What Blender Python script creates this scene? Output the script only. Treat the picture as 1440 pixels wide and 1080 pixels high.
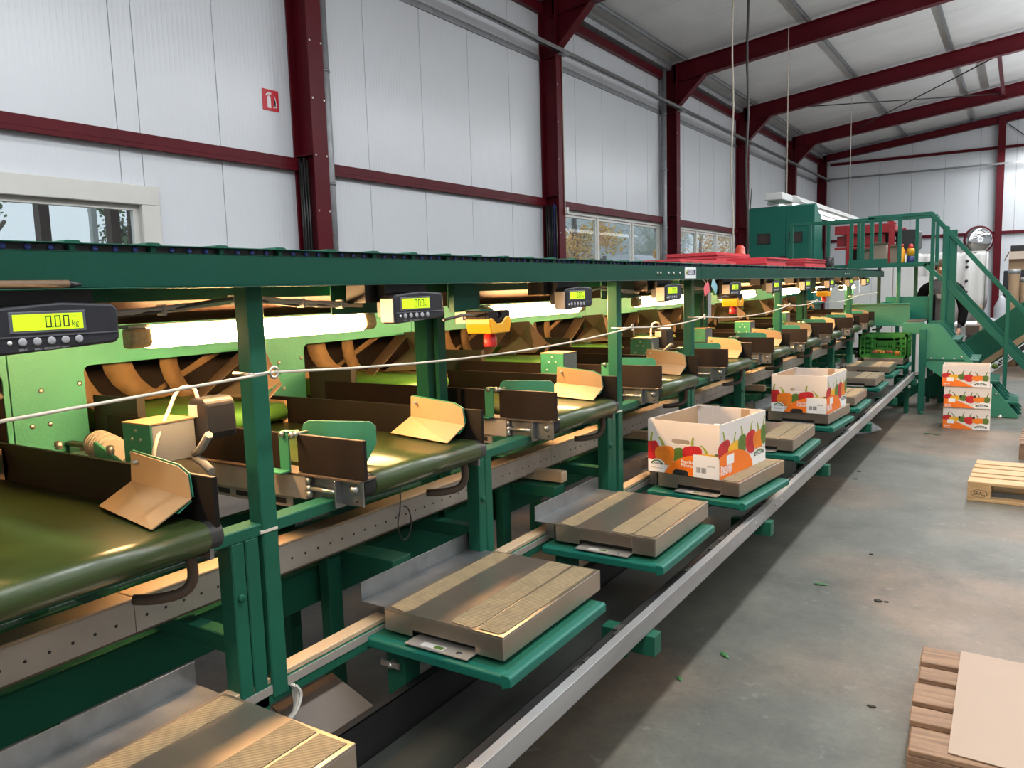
import bpy, bmesh, math, random
from mathutils import Vector, Matrix
random.seed(7)
SC = bpy.context.scene
COL = SC.collection
for o in list(bpy.data.objects):
    bpy.data.objects.remove(o)

# ---------------------------------------------------------------- camera
cam = bpy.data.cameras.new('camera'); cam.sensor_width = 36.0; cam.lens = 1110/1440*36
cam.clip_start = 0.05; cam.clip_end = 400
co = bpy.data.objects.new('camera', cam); COL.objects.link(co)
CR = ((0.8415207, 0.5394230, -0.0294234), (-0.0394233, 0.1156392, 0.9925086), (-0.5387845, 0.8340566, -0.1185786))
m = Matrix(((CR[0][0], CR[1][0], -CR[2][0], 0), (CR[0][1], CR[1][1], -CR[2][1], 0), (CR[0][2], CR[1][2], -CR[2][2], 1.6), (0, 0, 0, 1)))
co.matrix_world = m
SC.camera = co
# ---------------------------------------------------------------- world: overcast sky
W = bpy.data.worlds.new('overcast_sky'); SC.world = W; W.use_nodes = True
wn = W.node_tree; wn.nodes.clear()
bg = wn.nodes.new('ShaderNodeBackground'); wo = wn.nodes.new('ShaderNodeOutputWorld')
bg.inputs[0].default_value = (0.80, 0.91, 1.0, 1); bg.inputs[1].default_value = 1.15
wn.links.new(bg.outputs[0], wo.inputs[0])
# ---------------------------------------------------------------- hall lamps, plus added upward fill for the ceiling
def area(x, y, z, sx, sy, watt, col=(0.93, 0.97, 1.0), rot=(0, 0, 0)):
    l = bpy.data.lights.new('hall_lamp_or_fill', 'AREA'); l.shape = 'RECTANGLE'; l.size = sx; l.size_y = sy
    l.energy = watt; l.color = col
    o = bpy.data.objects.new('hall_lamp_or_fill', l); o.location = (x, y, z); o.rotation_euler = rot; COL.objects.link(o)
for yy in (-3.0, 1.5, 6.0, 10.5, 15.0, 19.5, 24.0, 28.0):
    area(0.13, yy, 5.55, 0.32, 3.2, 172)
    if yy < 26: area(3.6, yy, 3.9, 0.32, 3.2, 300, rot=(math.pi, 0, 0))  # added upward fill without a fixture, brightens the ceiling
    area(6.5, yy, 5.8, 0.32, 3.2, 75)
    area(6.5, yy, 4.5, 0.32, 3.2, 45, rot=(math.pi, 0, 0))  # second added uplight row, ceiling fill only
for yy in (-4.0, -0.5, 2.2):
    area(-3.6, yy, 5.3, 0.3, 1.6, 55)
SC.view_settings.view_transform = 'Standard'; SC.view_settings.look = 'None'
SC.view_settings.exposure = 0.0; SC.view_settings.gamma = 1.0
SC.view_settings.use_curve_mapping = False
try:
    SC.cycles.use_denoising = True
    SC.cycles.max_bounces = 8; SC.cycles.diffuse_bounces = 4; SC.cycles.glossy_bounces = 3
    SC.cycles.transparent_max_bounces = 8; SC.cycles.sample_clamp_indirect = 6.0
    SC.cycles.volume_bounces = 2; SC.cycles.caustics_reflective = False; SC.cycles.caustics_refractive = False
except Exception:
    pass

# ---------------------------------------------------------------- materials
def lin(r, g, b):
    f = lambda c: c/12.92 if c <= 0.04045 else ((c+0.055)/1.055)**2.4
    return (f(r/255), f(g/255), f(b/255))
def mat(name, col, rough=0.5, metal=0.0, var=0.15, vs=6.0, bump=0.0, bs=60.0, col2=None, stretch=None, coat=0.0, rvar=0.0, spec=0.5, detail=4.0):
    M = bpy.data.materials.new(name); M.use_nodes = True
    nt = M.node_tree; p = nt.nodes['Principled BSDF']; L = nt.links.new
    tc = nt.nodes.new('ShaderNodeTexCoord'); src = tc.outputs['Object']
    if stretch:
        mp = nt.nodes.new('ShaderNodeMapping'); mp.inputs['Scale'].default_value = stretch
        L(src, mp.inputs[0]); src = mp.outputs[0]
    nz = nt.nodes.new('ShaderNodeTexNoise'); nz.inputs['Scale'].default_value = vs; nz.inputs['Detail'].default_value = detail
    L(src, nz.inputs['Vector'])
    rp = nt.nodes.new('ShaderNodeValToRGB'); rp.color_ramp.elements[0].position = 0.3; rp.color_ramp.elements[1].position = 0.7
    c2 = col2 or tuple(c*(1-var) for c in col)
    rp.color_ramp.elements[0].color = (*c2, 1); rp.color_ramp.elements[1].color = (*col, 1)
    L(nz.outputs['Fac'], rp.inputs[0]); L(rp.outputs[0], p.inputs['Base Color'])
    p.inputs['Roughness'].default_value = rough; p.inputs['Metallic'].default_value = metal
    p.inputs['Specular IOR Level'].default_value = spec
    if coat: p.inputs['Coat Weight'].default_value = coat
    if rvar:
        mr = nt.nodes.new('ShaderNodeMapRange'); mr.inputs['To Min'].default_value = rough-rvar; mr.inputs['To Max'].default_value = rough+rvar
        L(nz.outputs['Fac'], mr.inputs[0]); L(mr.outputs[0], p.inputs['Roughness'])
    if bump:
        n2 = nt.nodes.new('ShaderNodeTexNoise'); n2.inputs['Scale'].default_value = bs; n2.inputs['Detail'].default_value = 3
        L(src, n2.inputs['Vector'])
        b = nt.nodes.new('ShaderNodeBump'); b.inputs['Strength'].default_value = bump; b.inputs['Distance'].default_value = 0.002
        L(n2.outputs['Fac'], b.inputs['Height']); L(b.outputs[0], p.inputs['Normal'])
    return M
def emat(name, col, strength):
    M = bpy.data.materials.new(name); M.use_nodes = True
    p = M.node_tree.nodes['Principled BSDF']
    nz = M.node_tree.nodes.new('ShaderNodeTexNoise'); nz.inputs['Scale'].default_value = 3
    rp = M.node_tree.nodes.new('ShaderNodeValToRGB')
    rp.color_ramp.elements[0].color = (*[c*0.93 for c in col], 1); rp.color_ramp.elements[1].color = (*col, 1)
    M.node_tree.links.new(nz.outputs['Fac'], rp.inputs[0]); M.node_tree.links.new(rp.outputs[0], p.inputs['Emission Color'])
    p.inputs['Base Color'].default_value = (*col, 1); p.inputs['Emission Strength'].default_value = strength
    return M
def glassmat(name, tint, refl=0.12):
    M = bpy.data.materials.new(name); M.use_nodes = True; nt = M.node_tree; nt.nodes.clear()
    o = nt.nodes.new('ShaderNodeOutputMaterial'); t = nt.nodes.new('ShaderNodeBsdfTransparent'); g = nt.nodes.new('ShaderNodeBsdfGlossy')
    fr = nt.nodes.new('ShaderNodeFresnel'); fr.inputs[0].default_value = 1.45
    mx = nt.nodes.new('ShaderNodeMixShader'); t.inputs[0].default_value = (*tint, 1); g.inputs['Roughness'].default_value = 0.02
    ge = nt.nodes.new('ShaderNodeNewGeometry'); mm = nt.nodes.new('ShaderNodeMath'); mm.operation = 'MULTIPLY_ADD'; mm.inputs[1].default_value = -1; mm.inputs[2].default_value = 1
    m3 = nt.nodes.new('ShaderNodeMath'); m3.operation = 'MULTIPLY'; m4 = nt.nodes.new('ShaderNodeMath'); m4.operation = 'MULTIPLY'; m4.inputs[1].default_value = 0.5
    nt.links.new(ge.outputs['Backfacing'], mm.inputs[0]); nt.links.new(fr.outputs[0], m4.inputs[0]); nt.links.new(m4.outputs[0], m3.inputs[0]); nt.links.new(mm.outputs[0], m3.inputs[1])
    nt.links.new(m3.outputs[0], mx.inputs[0]); nt.links.new(t.outputs[0], mx.inputs[1]); nt.links.new(g.outputs[0], mx.inputs[2]); nt.links.new(mx.outputs[0], o.inputs[0])
    return M
GREEN = (0.016, 0.100, 0.060)
M = dict(
 beamgreen=mat('shaded_green_beam_paint', (0.009, 0.062, 0.040), 0.40, spec=0.14, var=0.12, vs=3, bump=0.25, bs=220),  # beam and frame share one paint, shaded and lamplit tones put into colour
 green=mat('green_paint', GREEN, 0.40, spec=0.14, var=0.16, vs=3, bump=0.25, bs=220),
 panelgreen=mat('green_textured_paint', (0.080, 0.37, 0.25), 0.45, spec=0.3, var=0.10, vs=4, bump=0.5, bs=130),
 litgreen=mat('light_green_paint', (0.035, 0.20, 0.115), 0.4, var=0.1, vs=4, bump=0.25, bs=160),
 hoodgreen=mat('hood_green_paint', (0.010, 0.125, 0.088), 0.42, spec=0.25, var=0.1, vs=2, bump=0.2, bs=150),
 red=mat('oxide_red_steel', (0.105, 0.006, 0.012), 0.40, spec=0.16, var=0.2, vs=2.5, bump=0.12, bs=70),
 wall=mat('white_sandwich_sheet', (0.68, 0.705, 0.735), 0.26, var=0.03, vs=0.7, bump=0.08, bs=14),
 roof=mat('grey_white_roof_sheet', (0.72, 0.72, 0.71), 0.38, var=0.12, vs=1.3, bump=0.25, bs=20),
 seam=mat('dark_joint', (0.25, 0.25, 0.26), 0.8),
 galv=mat('galvanised_steel', (0.30, 0.305, 0.305), 0.36, 0.85, var=0.25, vs=18, rvar=0.1),
 galvdull=mat('dull_galvanised_purlin', (0.36, 0.37, 0.38), 0.5, 0.6, var=0.25, vs=9),
 alu=mat('brushed_aluminium', (0.55, 0.54, 0.53), 0.42, 0.8, var=0.15, vs=30, stretch=(1, 0.06, 1)),
 alumatte=mat('matt_aluminium_profile', (0.40, 0.355, 0.305), 0.5, 0.35, var=0.15, vs=12),
 rail=mat('grey_steel_rail', (0.42, 0.41, 0.40), 0.45, 0.5, var=0.3, vs=10, stretch=(1, 0.2, 1)),
 steel=mat('brushed_stainless', (0.50, 0.42, 0.34), 0.31, 0.9, var=0.12, vs=6, rvar=0.04, bump=0.05, bs=240, stretch=(0.3, 1, 1)),  # warm tint stands in for lamplight reflected off the belts
 bolt=mat('zinc_bolt', (0.55, 0.53, 0.48), 0.35, 0.85),
 hdpe=mat('black_plastic_plank', (0.008, 0.006, 0.005), 0.55, spec=0.18, var=0.3, vs=7, bump=0.1, bs=90),
 slate=mat('slate_dark_plate', (0.036, 0.034, 0.026), 0.5, var=0.2, vs=8, spec=0.25),
 hdpe2=mat('dark_brown_plastic_plank', (0.016, 0.010, 0.008), 0.6, spec=0.18, var=0.35, vs=9, bump=0.1, bs=90),
 black=mat('black_painted_steel', (0.018, 0.017, 0.017), 0.42, var=0.4, vs=12, bump=0.1),
 belt=mat('dark_green_conveyor_belt', (0.036, 0.056, 0.014), 0.32, var=0.35, vs=3, bump=0.12, bs=120, stretch=(0.4, 1, 1), rvar=0.06),
 beltlite=mat('bright_green_feed_belt', (0.10, 0.27, 0.045), 0.4, var=0.2, vs=4, bump=0.1),
 takebelt=mat('dark_grey_rubber_belt', (0.040, 0.042, 0.036), 0.4, var=0.45, vs=5, stretch=(2, 0.25, 1), bump=0.15, bs=60),
 tan=mat('tan_board', (0.30, 0.20, 0.105), 0.6, var=0.10, vs=10, bump=0.1, bs=80),
 brownplate=mat('brown_coated_chute_plate', (0.10, 0.068, 0.046), 0.5, var=0.2, vs=7),
 canopy=mat('dark_canopy_plate', (0.075, 0.038, 0.022), 0.6, var=0.2, vs=5, spec=0.25),
 chute=mat('brown_chute_plate', (0.23, 0.165, 0.115), 0.5, var=0.2, vs=7),
 railgreen=mat('bright_green_rail_paint', (0.014, 0.115, 0.074), 0.4, var=0.14, vs=3, spec=0.25, bump=0.2, bs=180),
 graderred=mat('dark_red_machine_paint', (0.33, 0.012, 0.018), 0.4, var=0.2, vs=4),
 brown=mat('dark_brown_housing', (0.045, 0.026, 0.019), 0.6, var=0.3, vs=4),
 strap=mat('worn_brown_strap', (0.30, 0.19, 0.09), 0.55, var=0.35, vs=14),
 stickwood=mat('worn_brown_stick', (0.20, 0.115, 0.06), 0.5, var=0.3, vs=14),
 woodstrip=mat('beige_strip', (0.50, 0.36, 0.22), 0.55, var=0.2, vs=8, stretch=(1, 0.2, 1)),
 grip=mat('ribbed_tan_grip_tape', (0.34, 0.25, 0.135), 0.75, var=0.3, vs=22, bump=0.9, bs=330),
 plas=mat('anthracite_plastic', (0.022, 0.022, 0.027), 0.42, spec=0.35, var=0.12, vs=20),
 plas2=mat('grey_bezel_plastic', (0.10, 0.10, 0.115), 0.4),
 btn=mat('grey_button', (0.34, 0.34, 0.36), 0.5),
 ink=mat('black_ink', (0.012, 0.012, 0.012), 0.6),
 lcdink=mat('lcd_segment', (0.035, 0.05, 0.01), 0.6),
 white=mat('white_paint', (0.78, 0.78, 0.76), 0.5, var=0.05),
 offwhite=mat('off_white_window_frame', (0.66, 0.645, 0.60), 0.42, var=0.05),
 grey=mat('light_grey_plastic', (0.24, 0.245, 0.25), 0.5, var=0.1),
 rubber=mat('black_rubber', (0.02, 0.02, 0.02), 0.6),
 hose=mat('brown_corrugated_hose', (0.06, 0.035, 0.022), 0.55),
 yellow=mat('amber_yellow_plastic', (0.80, 0.36, 0.01), 0.4, var=0.06),
 redplas=mat('red_plastic', (0.62, 0.03, 0.025), 0.4, var=0.12),
 pinkred=mat('red_tray_plastic', (0.62, 0.045, 0.06), 0.45, var=0.2, vs=5),
 orange=mat('orange_plastic', (0.62, 0.06, 0.025), 0.45),
 bluecap=mat('blue_axle_cap', (0.13, 0.18, 0.62), 0.45, var=0.3, vs=60),
 tube=emat('warm_tube_glow', (1.0, 0.58, 0.25), 150.0),
 tubeend=mat('clear_lamp_end', (0.55, 0.38, 0.22), 0.3, var=0.3, vs=90),
 screen=emat('lime_backlit_screen', (0.42, 0.62, 0.005), 0.9),
 cool=emat('cool_tube_glow', (0.95, 0.98, 1.0), 7.0),
 cardwhite=mat('white_printed_carton', (0.66, 0.60, 0.55), 0.55, var=0.04),
 cardboard=mat('brown_cardboard', (0.40, 0.27, 0.16), 0.7, var=0.12, vs=6),
 cardsheet=mat('cream_board_sheet', (0.29, 0.22, 0.165), 0.6, var=0.03),
 prtred=mat('print_red', (0.60, 0.02, 0.02), 0.5, col2=(0.35, 0.008, 0.015), vs=14),
 prtorange=mat('print_orange_pepper', (0.80, 0.23, 0.015), 0.5, col2=(0.62, 0.15, 0.01), vs=14),
 prtband=mat('print_orange_band', (0.83, 0.17, 0.008), 0.5, var=0.03),
 prtyellow=mat('print_yellow', (0.82, 0.42, 0.02), 0.5, var=0.15, vs=14),
 prtgreen=mat('print_green', (0.12, 0.21, 0.03), 0.5, var=0.4, vs=14),
 prtstem=mat('print_stem', (0.34, 0.38, 0.04), 0.5, var=0.2),
 prtwhite=mat('print_white', (0.80, 0.79, 0.77), 0.5, var=0.02),
 crate=mat('green_crate_plastic', (0.025, 0.17, 0.020), 0.42, var=0.25, vs=12),
 wood=mat('pine_wood', (0.50, 0.34, 0.17), 0.6, col2=(0.38, 0.235, 0.10), vs=5, stretch=(1, 12, 12), bump=0.3, bs=14),
 woodold=mat('weathered_pallet_wood', (0.25, 0.155, 0.09), 0.7, col2=(0.13, 0.075, 0.045), vs=5, stretch=(1, 12, 12), bump=0.5, bs=16),
 rope=mat('pale_cord', (0.62, 0.55, 0.45), 0.7),
 cable=mat('grey_cable', (0.45, 0.42, 0.38), 0.55),
 darkcable=mat('dark_cable', (0.05, 0.045, 0.04), 0.5),
 glass=glassmat('window_glass', (0.93, 0.96, 0.97)),
 leafo=mat('orange_leaves', (0.95, 0.40, 0.06), 0.6, col2=(0.75, 0.60, 0.12), vs=1.3),
 leafg=mat('green_leaves', (0.22, 0.28, 0.12), 0.6, col2=(0.10, 0.16, 0.07), vs=1.0),
 leafp=mat('mist_tinted_leaves', (0.42, 0.50, 0.50), 0.7, col2=(0.30, 0.38, 0.38), vs=0.6),  # pale blue of the mist put into the leaf colour
 bark=mat('bark', (0.12, 0.08, 0.05), 0.8),
 dome=mat('white_tunnel_film', (0.62, 0.62, 0.72), 0.5),
 soil=mat('grassy_ground', (0.10, 0.15, 0.05), 0.9, col2=(0.14, 0.12, 0.06)),
 extbrown=mat('brown_exterior_beam', (0.12, 0.075, 0.06), 0.6),
 leaf=mat('dropped_green_leaf', (0.04, 0.15, 0.035), 0.5, var=0.4, vs=60),
 dirt=mat('dark_crumb', (0.03, 0.025, 0.018), 0.9),
 tarp=mat('white_tarpaulin', (0.60, 0.59, 0.565), 0.6, var=0.15, vs=2.5, stretch=(1, 1, 0.3)),
 jacket=mat('black_jacket_cloth', (0.006, 0.006, 0.007), 0.8, spec=0.08),
 sweater=mat('grey_sweater', (0.10, 0.10, 0.105), 0.85, var=0.3, vs=12),
 jeans=mat('dark_trousers', (0.03, 0.03, 0.04), 0.8),
 skin=mat('skin', (0.52, 0.30, 0.22), 0.55, var=0.08),
 hair=mat('brown_hair', (0.13, 0.085, 0.05), 0.6, var=0.5, vs=40),
 bag=mat('clear_grey_plastic_film', (0.42, 0.43, 0.46), 0.35, var=0.2, vs=6, bump=0.6, bs=10),
 blue=mat('navy_print', (0.02, 0.03, 0.13), 0.5), teal=mat('pale_blue_tag', (0.25, 0.48, 0.55), 0.5), pink=mat('pink_red_tag', (0.72, 0.13, 0.15), 0.5),
 signred=mat('sign_red', (0.60, 0.012, 0.03), 0.4, var=0.03),
 mirror=mat('mirror_face', (0.75, 0.76, 0.78), 0.06, 1.0, var=0.02),
 lampbody=mat('white_lamp_housing', (0.72, 0.72, 0.70), 0.45, var=0.05),
)
def striped(Mx):
    nt = Mx.node_tree; p = nt.nodes['Principled BSDF']; L = nt.links.new
    tc = nt.nodes.new('ShaderNodeTexCoord'); mp = nt.nodes.new('ShaderNodeMapping'); mp.inputs['Rotation'].default_value = (0, 0, math.radians(38)); L(tc.outputs['Object'], mp.inputs[0])
    w = nt.nodes.new('ShaderNodeTexWave'); w.inputs['Scale'].default_value = 32; w.inputs['Distortion'].default_value = 0.3; L(mp.outputs[0], w.inputs['Vector'])
    old = p.inputs['Base Color'].links[0].from_socket
    mx = nt.nodes.new('ShaderNodeMix'); mx.data_type = 'RGBA'; mx.blend_type = 'MULTIPLY'; mx.inputs[7].default_value = (0.62, 0.58, 0.5, 1)
    L(w.outputs['Fac'], mx.inputs[0]); L(old, mx.inputs[6]); L(mx.outputs[2], p.inputs['Base Color'])
striped(M['grip'])
# concrete floor: mottled cool grey and warm worn patches, fine speckle
def concrete():
    Mx = bpy.data.materials.new('stained_concrete'); Mx.use_nodes = True; nt = Mx.node_tree; p = nt.nodes['Principled BSDF']; L = nt.links.new
    tc = nt.nodes.new('ShaderNodeTexCoord')
    def noise(s, d=5, r=0.6):
        n = nt.nodes.new('ShaderNodeTexNoise'); n.inputs['Scale'].default_value = s; n.inputs['Detail'].default_value = d; n.inputs['Roughness'].default_value = r
        L(tc.outputs['Object'], n.inputs['Vector']); return n.outputs['Fac']
    def ramp(f, a, b, c1, c2):
        r = nt.nodes.new('ShaderNodeValToRGB'); r.color_ramp.elements[0].position = a; r.color_ramp.elements[1].position = b
        r.color_ramp.elements[0].color = (*c1, 1); r.color_ramp.elements[1].color = (*c2, 1); L(f, r.inputs[0]); return r.outputs[0]
    def mix(kind, fac, a, b):
        x = nt.nodes.new('ShaderNodeMix'); x.data_type = 'RGBA'; x.blend_type = kind
        if isinstance(fac, float): x.inputs[0].default_value = fac
        else: L(fac, x.inputs[0])
        L(a, x.inputs[6]); L(b, x.inputs[7]); return x.outputs[2]
    base = ramp(noise(0.42, 2, 0.45), 0.47, 0.53, (0.122, 0.120, 0.098), (0.172, 0.130, 0.094))
    patch = ramp(noise(1.7, 8, 0.75), 0.32, 0.68, (0.45, 0.46, 0.46), (1.2, 1.18, 1.15))
    c = mix('MULTIPLY', 0.85, base, patch)
    grain = ramp(noise(38, 6, 0.75), 0.25, 0.7, (0.62, 0.62, 0.62), (1.1, 1.1, 1.1))
    c = mix('MULTIPLY', 0.55, c, grain)
    spot = ramp(noise(9, 8, 0.7), 0.60, 0.74, (0, 0, 0), (1, 1, 1))
    pale = ramp(noise(200, 2), 0.4, 0.6, (0.36, 0.35, 0.32), (0.40, 0.39, 0.36))
    sm = nt.nodes.new('ShaderNodeMath'); sm.operation = 'MULTIPLY'; sm.inputs[1].default_value = 0.35; L(spot, sm.inputs[0])
    c = mix('MIX', sm.outputs[0], c, pale)
    L(c, p.inputs['Base Color'])
    mr = nt.nodes.new('ShaderNodeMapRange'); mr.inputs['To Min'].default_value = 0.42; mr.inputs['To Max'].default_value = 0.68
    L(noise(2.2, 6), mr.inputs[0]); L(mr.outputs[0], p.inputs['Roughness'])
    b = nt.nodes.new('ShaderNodeBump'); b.inputs['Strength'].default_value = 0.25; b.inputs['Distance'].default_value = 0.003
    L(noise(60, 5), b.inputs['Height']); L(b.outputs[0], p.inputs['Normal'])
    return Mx
M['concrete'] = concrete()

# ---------------------------------------------------------------- mesh builder
ORG = {}
ALLM = []
class MB:
    def __init__(s): s.v = []; s.f = []; s.m = []; s.sm = []
    def add(s, vs, fs, m=0, smooth=False):
        b = len(s.v); s.v += [tuple(x) for x in vs]
        for f in fs: s.f.append([b+i for i in f]); s.m.append(m); s.sm.append(smooth)
        return s
    def box(s, x0, x1, y0, y1, z0, z1, m=0):
        v = [(x, y, z) for x in (x0, x1) for y in (y0, y1) for z in (z0, z1)]
        return s.add(v, [(0, 1, 3, 2), (4, 6, 7, 5), (0, 4, 5, 1), (2, 3, 7, 6), (0, 2, 6, 4), (1, 5, 7, 3)], m)
    def prism(s, poly, ax, a, b, m=0, smooth=False):
        def P(p, t):
            return {'x': (t, p[0], p[1]), 'y': (p[0], t, p[1]), 'z': (p[0], p[1], t)}[ax]
        n = len(poly); v = [P(p, a) for p in poly]+[P(p, b) for p in poly]
        s.add(v, [tuple(range(n)), tuple(range(2*n-1, n-1, -1))], m)
        bs = len(s.v)-2*n
        for i in range(n):
            j = (i+1) % n; s.f.append([bs+i, bs+j, bs+n+j, bs+n+i]); s.m.append(m); s.sm.append(smooth)
        return s
    def plate(s, pts, t, m=0):
        P = [Vector(p) for p in pts]; n = Vector((0, 0, 0))
        for i in range(len(P)): n += (P[i]-P[0]).cross(P[(i+1) % len(P)]-P[0])
        n.normalize(); k = len(P)
        v = P+[p+n*t for p in P]
        fs = [tuple(range(k)), tuple(range(2*k-1, k-1, -1))]+[(i, (i+1) % k, k+(i+1) % k, k+i) for i in range(k)]
        return s.add(v, fs, m)
    def tube(s, pts, r, n=8, m=0, cap=True, radii=None):
        P = [Vector(p) for p in pts]; rings = []
        up = None
        for i, p in enumerate(P):
            d = (P[min(i+1, len(P)-1)]-P[max(i-1, 0)]).normalized()
            if up is None: up = Vector((0, 0, 1)) if abs(d.z) < 0.9 else Vector((1, 0, 0))
            a = d.cross(up).normalized(); b = a.cross(d).normalized(); up = b
            rr = radii[i] if radii else r
            rings.append([p+(a*math.cos(2*math.pi*k/n)+b*math.sin(2*math.pi*k/n))*rr for k in range(n)])
        v = [q for g in rings for q in g]; fs = []
        for i in range(len(P)-1):
            for k in range(n): fs.append((i*n+k, i*n+(k+1) % n, (i+1)*n+(k+1) % n, (i+1)*n+k))
        b0 = len(s.v); s.add(v, fs, m, True)
        if cap:
            s.f.append([b0+k for k in range(n)]); s.m.append(m); s.sm.append(False)
            s.f.append([b0+(len(P)-1)*n+k for k in range(n)]); s.m.append(m); s.sm.append(False)
        return s
    def cyl(s, p0, p1, r, n=12, m=0, r1=None):
        return s.tube([p0, p1], r, n, m, True, [r, r if r1 is None else r1])
    def lathe(s, prof, c, n=16, m=0, ax='z'):
        v = []; fs = []
        for (r, z) in prof:
            for k in range(n):
                a = 2*math.pi*k/n; q = (r*math.cos(a), r*math.sin(a), z)
                if ax == 'y': q = (q[0], q[2], q[1])
                if ax == 'x': q = (q[2], q[0], q[1])
                v.append((c[0]+q[0], c[1]+q[1], c[2]+q[2]))
        for i in range(len(prof)-1):
            for k in range(n): fs.append((i*n+k, i*n+(k+1) % n, (i+1)*n+(k+1) % n, (i+1)*n+k))
        fs.append(tuple(range(n))); fs.append(tuple((len(prof)-1)*n+k for k in range(n)))
        return s.add(v, fs, m, True)
    def ring(s, ou, inr, rad, ax, a, b, m=0, seg=4):
        # rectangular plate with a rounded rectangular hole; ou / inr = (u0,u1,v0,v1), extruded along ax from a to b
        u0, u1, v0, v1 = inr; I = []; O = []
        for (cx, cy, st, ox, oy) in ((u1-rad, v1-rad, 0, ou[1], ou[3]), (u0+rad, v1-rad, 90, ou[0], ou[3]), (u0+rad, v0+rad, 180, ou[0], ou[2]), (u1-rad, v0+rad, 270, ou[1], ou[2])):
            for k in range(seg+1):
                t = math.radians(st+90*k/seg); I.append((cx+rad*math.cos(t), cy+rad*math.sin(t))); O.append((ox, oy))
        def P(p, t): return {'x': (t, p[0], p[1]), 'y': (p[0], t, p[1]), 'z': (p[0], p[1], t)}[ax]
        n = len(I); v = [P(p, t) for t in (a, b) for p in I]
        oc = [(ou[1], ou[3]), (ou[0], ou[3]), (ou[0], ou[2]), (ou[1], ou[2])]
        v += [P(p, t) for t in (a, b) for p in oc]
        fs = []
        for t in range(2):
            for i in range(n):
                j = (i+1) % n; ci, cj = i//(seg+1), j//(seg+1)
                f = [t*n+i, t*n+j, 2*n+t*4+cj]
                if ci != cj: f.append(2*n+t*4+ci)
                fs.append(tuple(f))
        for i in range(n): fs.append((i, (i+1) % n, n+(i+1) % n, n+i))
        for i in range(4): fs.append((2*n+i, 2*n+(i+1) % 4, 2*n+4+(i+1) % 4, 2*n+4+i))
        return s.add(v, fs, m)
    def flat(s, o, u, w, pts, m=0):
        o, u, w = Vector(o), Vector(u), Vector(w)
        return s.add([o+u*a+w*b for a, b in pts], [tuple(range(len(pts)))], m)
    def text(s, txt, o, u, w, size, m=0, bold=0.0, align='LEFT'):
        c = bpy.data.curves.new('t', 'FONT'); c.body = txt; c.size = size; c.offset = bold*size; c.align_x = align; c.resolution_u = 2
        ob = bpy.data.objects.new('t', c); COL.objects.link(ob)
        me = bpy.data.meshes.new_from_object(ob.evaluated_get(bpy.context.evaluated_depsgraph_get()))
        o, u, w = Vector(o), Vector(u), Vector(w)
        s.add([o+u*q.co.x+w*q.co.y for q in me.vertices], [tuple(p.vertices) for p in me.polygons], m)
        bpy.data.objects.remove(ob); bpy.data.curves.remove(c); bpy.data.meshes.remove(me)
        return s
    def build(s, name, mats, parent=None, bevel=0.0, rec=True, loc=None, seg=1):
        if not isinstance(mats, (list, tuple)): mats = [mats]
        if parent is not None: og = ORG[parent.name]
        elif loc is not None: og = Vector(loc)
        else:
            xs = [q[0] for q in s.v]; ys = [q[1] for q in s.v]; zs = [q[2] for q in s.v]
            og = Vector(((min(xs)+max(xs))/2, (min(ys)+max(ys))/2, min(zs)))
        me = bpy.data.meshes.new(name); me.from_pydata([(q[0]-og.x, q[1]-og.y, q[2]-og.z) for q in s.v], [], s.f)
        for i, p in enumerate(me.polygons): p.material_index = s.m[i]; p.use_smooth = s.sm[i]
        if rec:
            bm = bmesh.new(); bm.from_mesh(me); bmesh.ops.recalc_face_normals(bm, faces=bm.faces); bm.to_mesh(me); bm.free()
        for x in mats: me.materials.append(M[x])
        o = bpy.data.objects.new(name, me); COL.objects.link(o)
        if parent is not None: o.parent = parent
        else: o.location = og
        ORG[o.name] = og
        if bevel:
            b = o.modifiers.new('bevel', 'BEVEL'); b.width = bevel; b.segments = seg; b.limit_method = 'ANGLE'
        return o
def tag(o, label=None, cat=None, group=None, kind=None):
    if label: o['label'] = label
    if cat: o['category'] = cat
    if group: o['group'] = group
    if kind: o['kind'] = kind
    return o
def thing(name, label, cat, loc=(0, 0, 0), group=None, kind=None):
    o = bpy.data.objects.new(name, None); o.empty_display_size = 0.1; o.location = loc; COL.objects.link(o); ORG[o.name] = Vector(loc)
    return tag(o, label, cat, group, kind)
def struct(name, loc=(0, 0, 0)): return thing(name, None, None, loc, kind='structure')
def kids(o): return [c for c in bpy.data.objects if c.parent == o]
def copy_tree(o, loc=None, label=None, parent=None, ch=None):
    c = o.copy(); COL.objects.link(c)
    if parent is not None: c.parent = parent
    if loc is not None: c.location = loc
    if label: c['label'] = label
    ORG[c.name] = Vector(c.location) if parent is None else ORG[parent.name]
    for k in list(o.children): copy_tree(k, None, None, c)
    return c
def cr(pts, n=5):
    P = [Vector(p) for p in pts]; Q = [P[0]]+P+[P[-1]]; out = []
    for i in range(1, len(Q)-2):
        a, b, c, d = Q[i-1:i+3]
        for k in range(n):
            t = k/n; out.append(0.5*(2*b+(c-a)*t+(2*a-5*b+4*c-d)*t*t+(3*b-a-3*c+d)*t**3))
    return out+[P[-1]]
NTH = ['nearest', 'second nearest', 'third nearest', 'fourth nearest', 'fifth nearest', 'sixth nearest', 'seventh nearest', 'eighth nearest', 'ninth nearest', 'tenth nearest', 'eleventh nearest']
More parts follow.
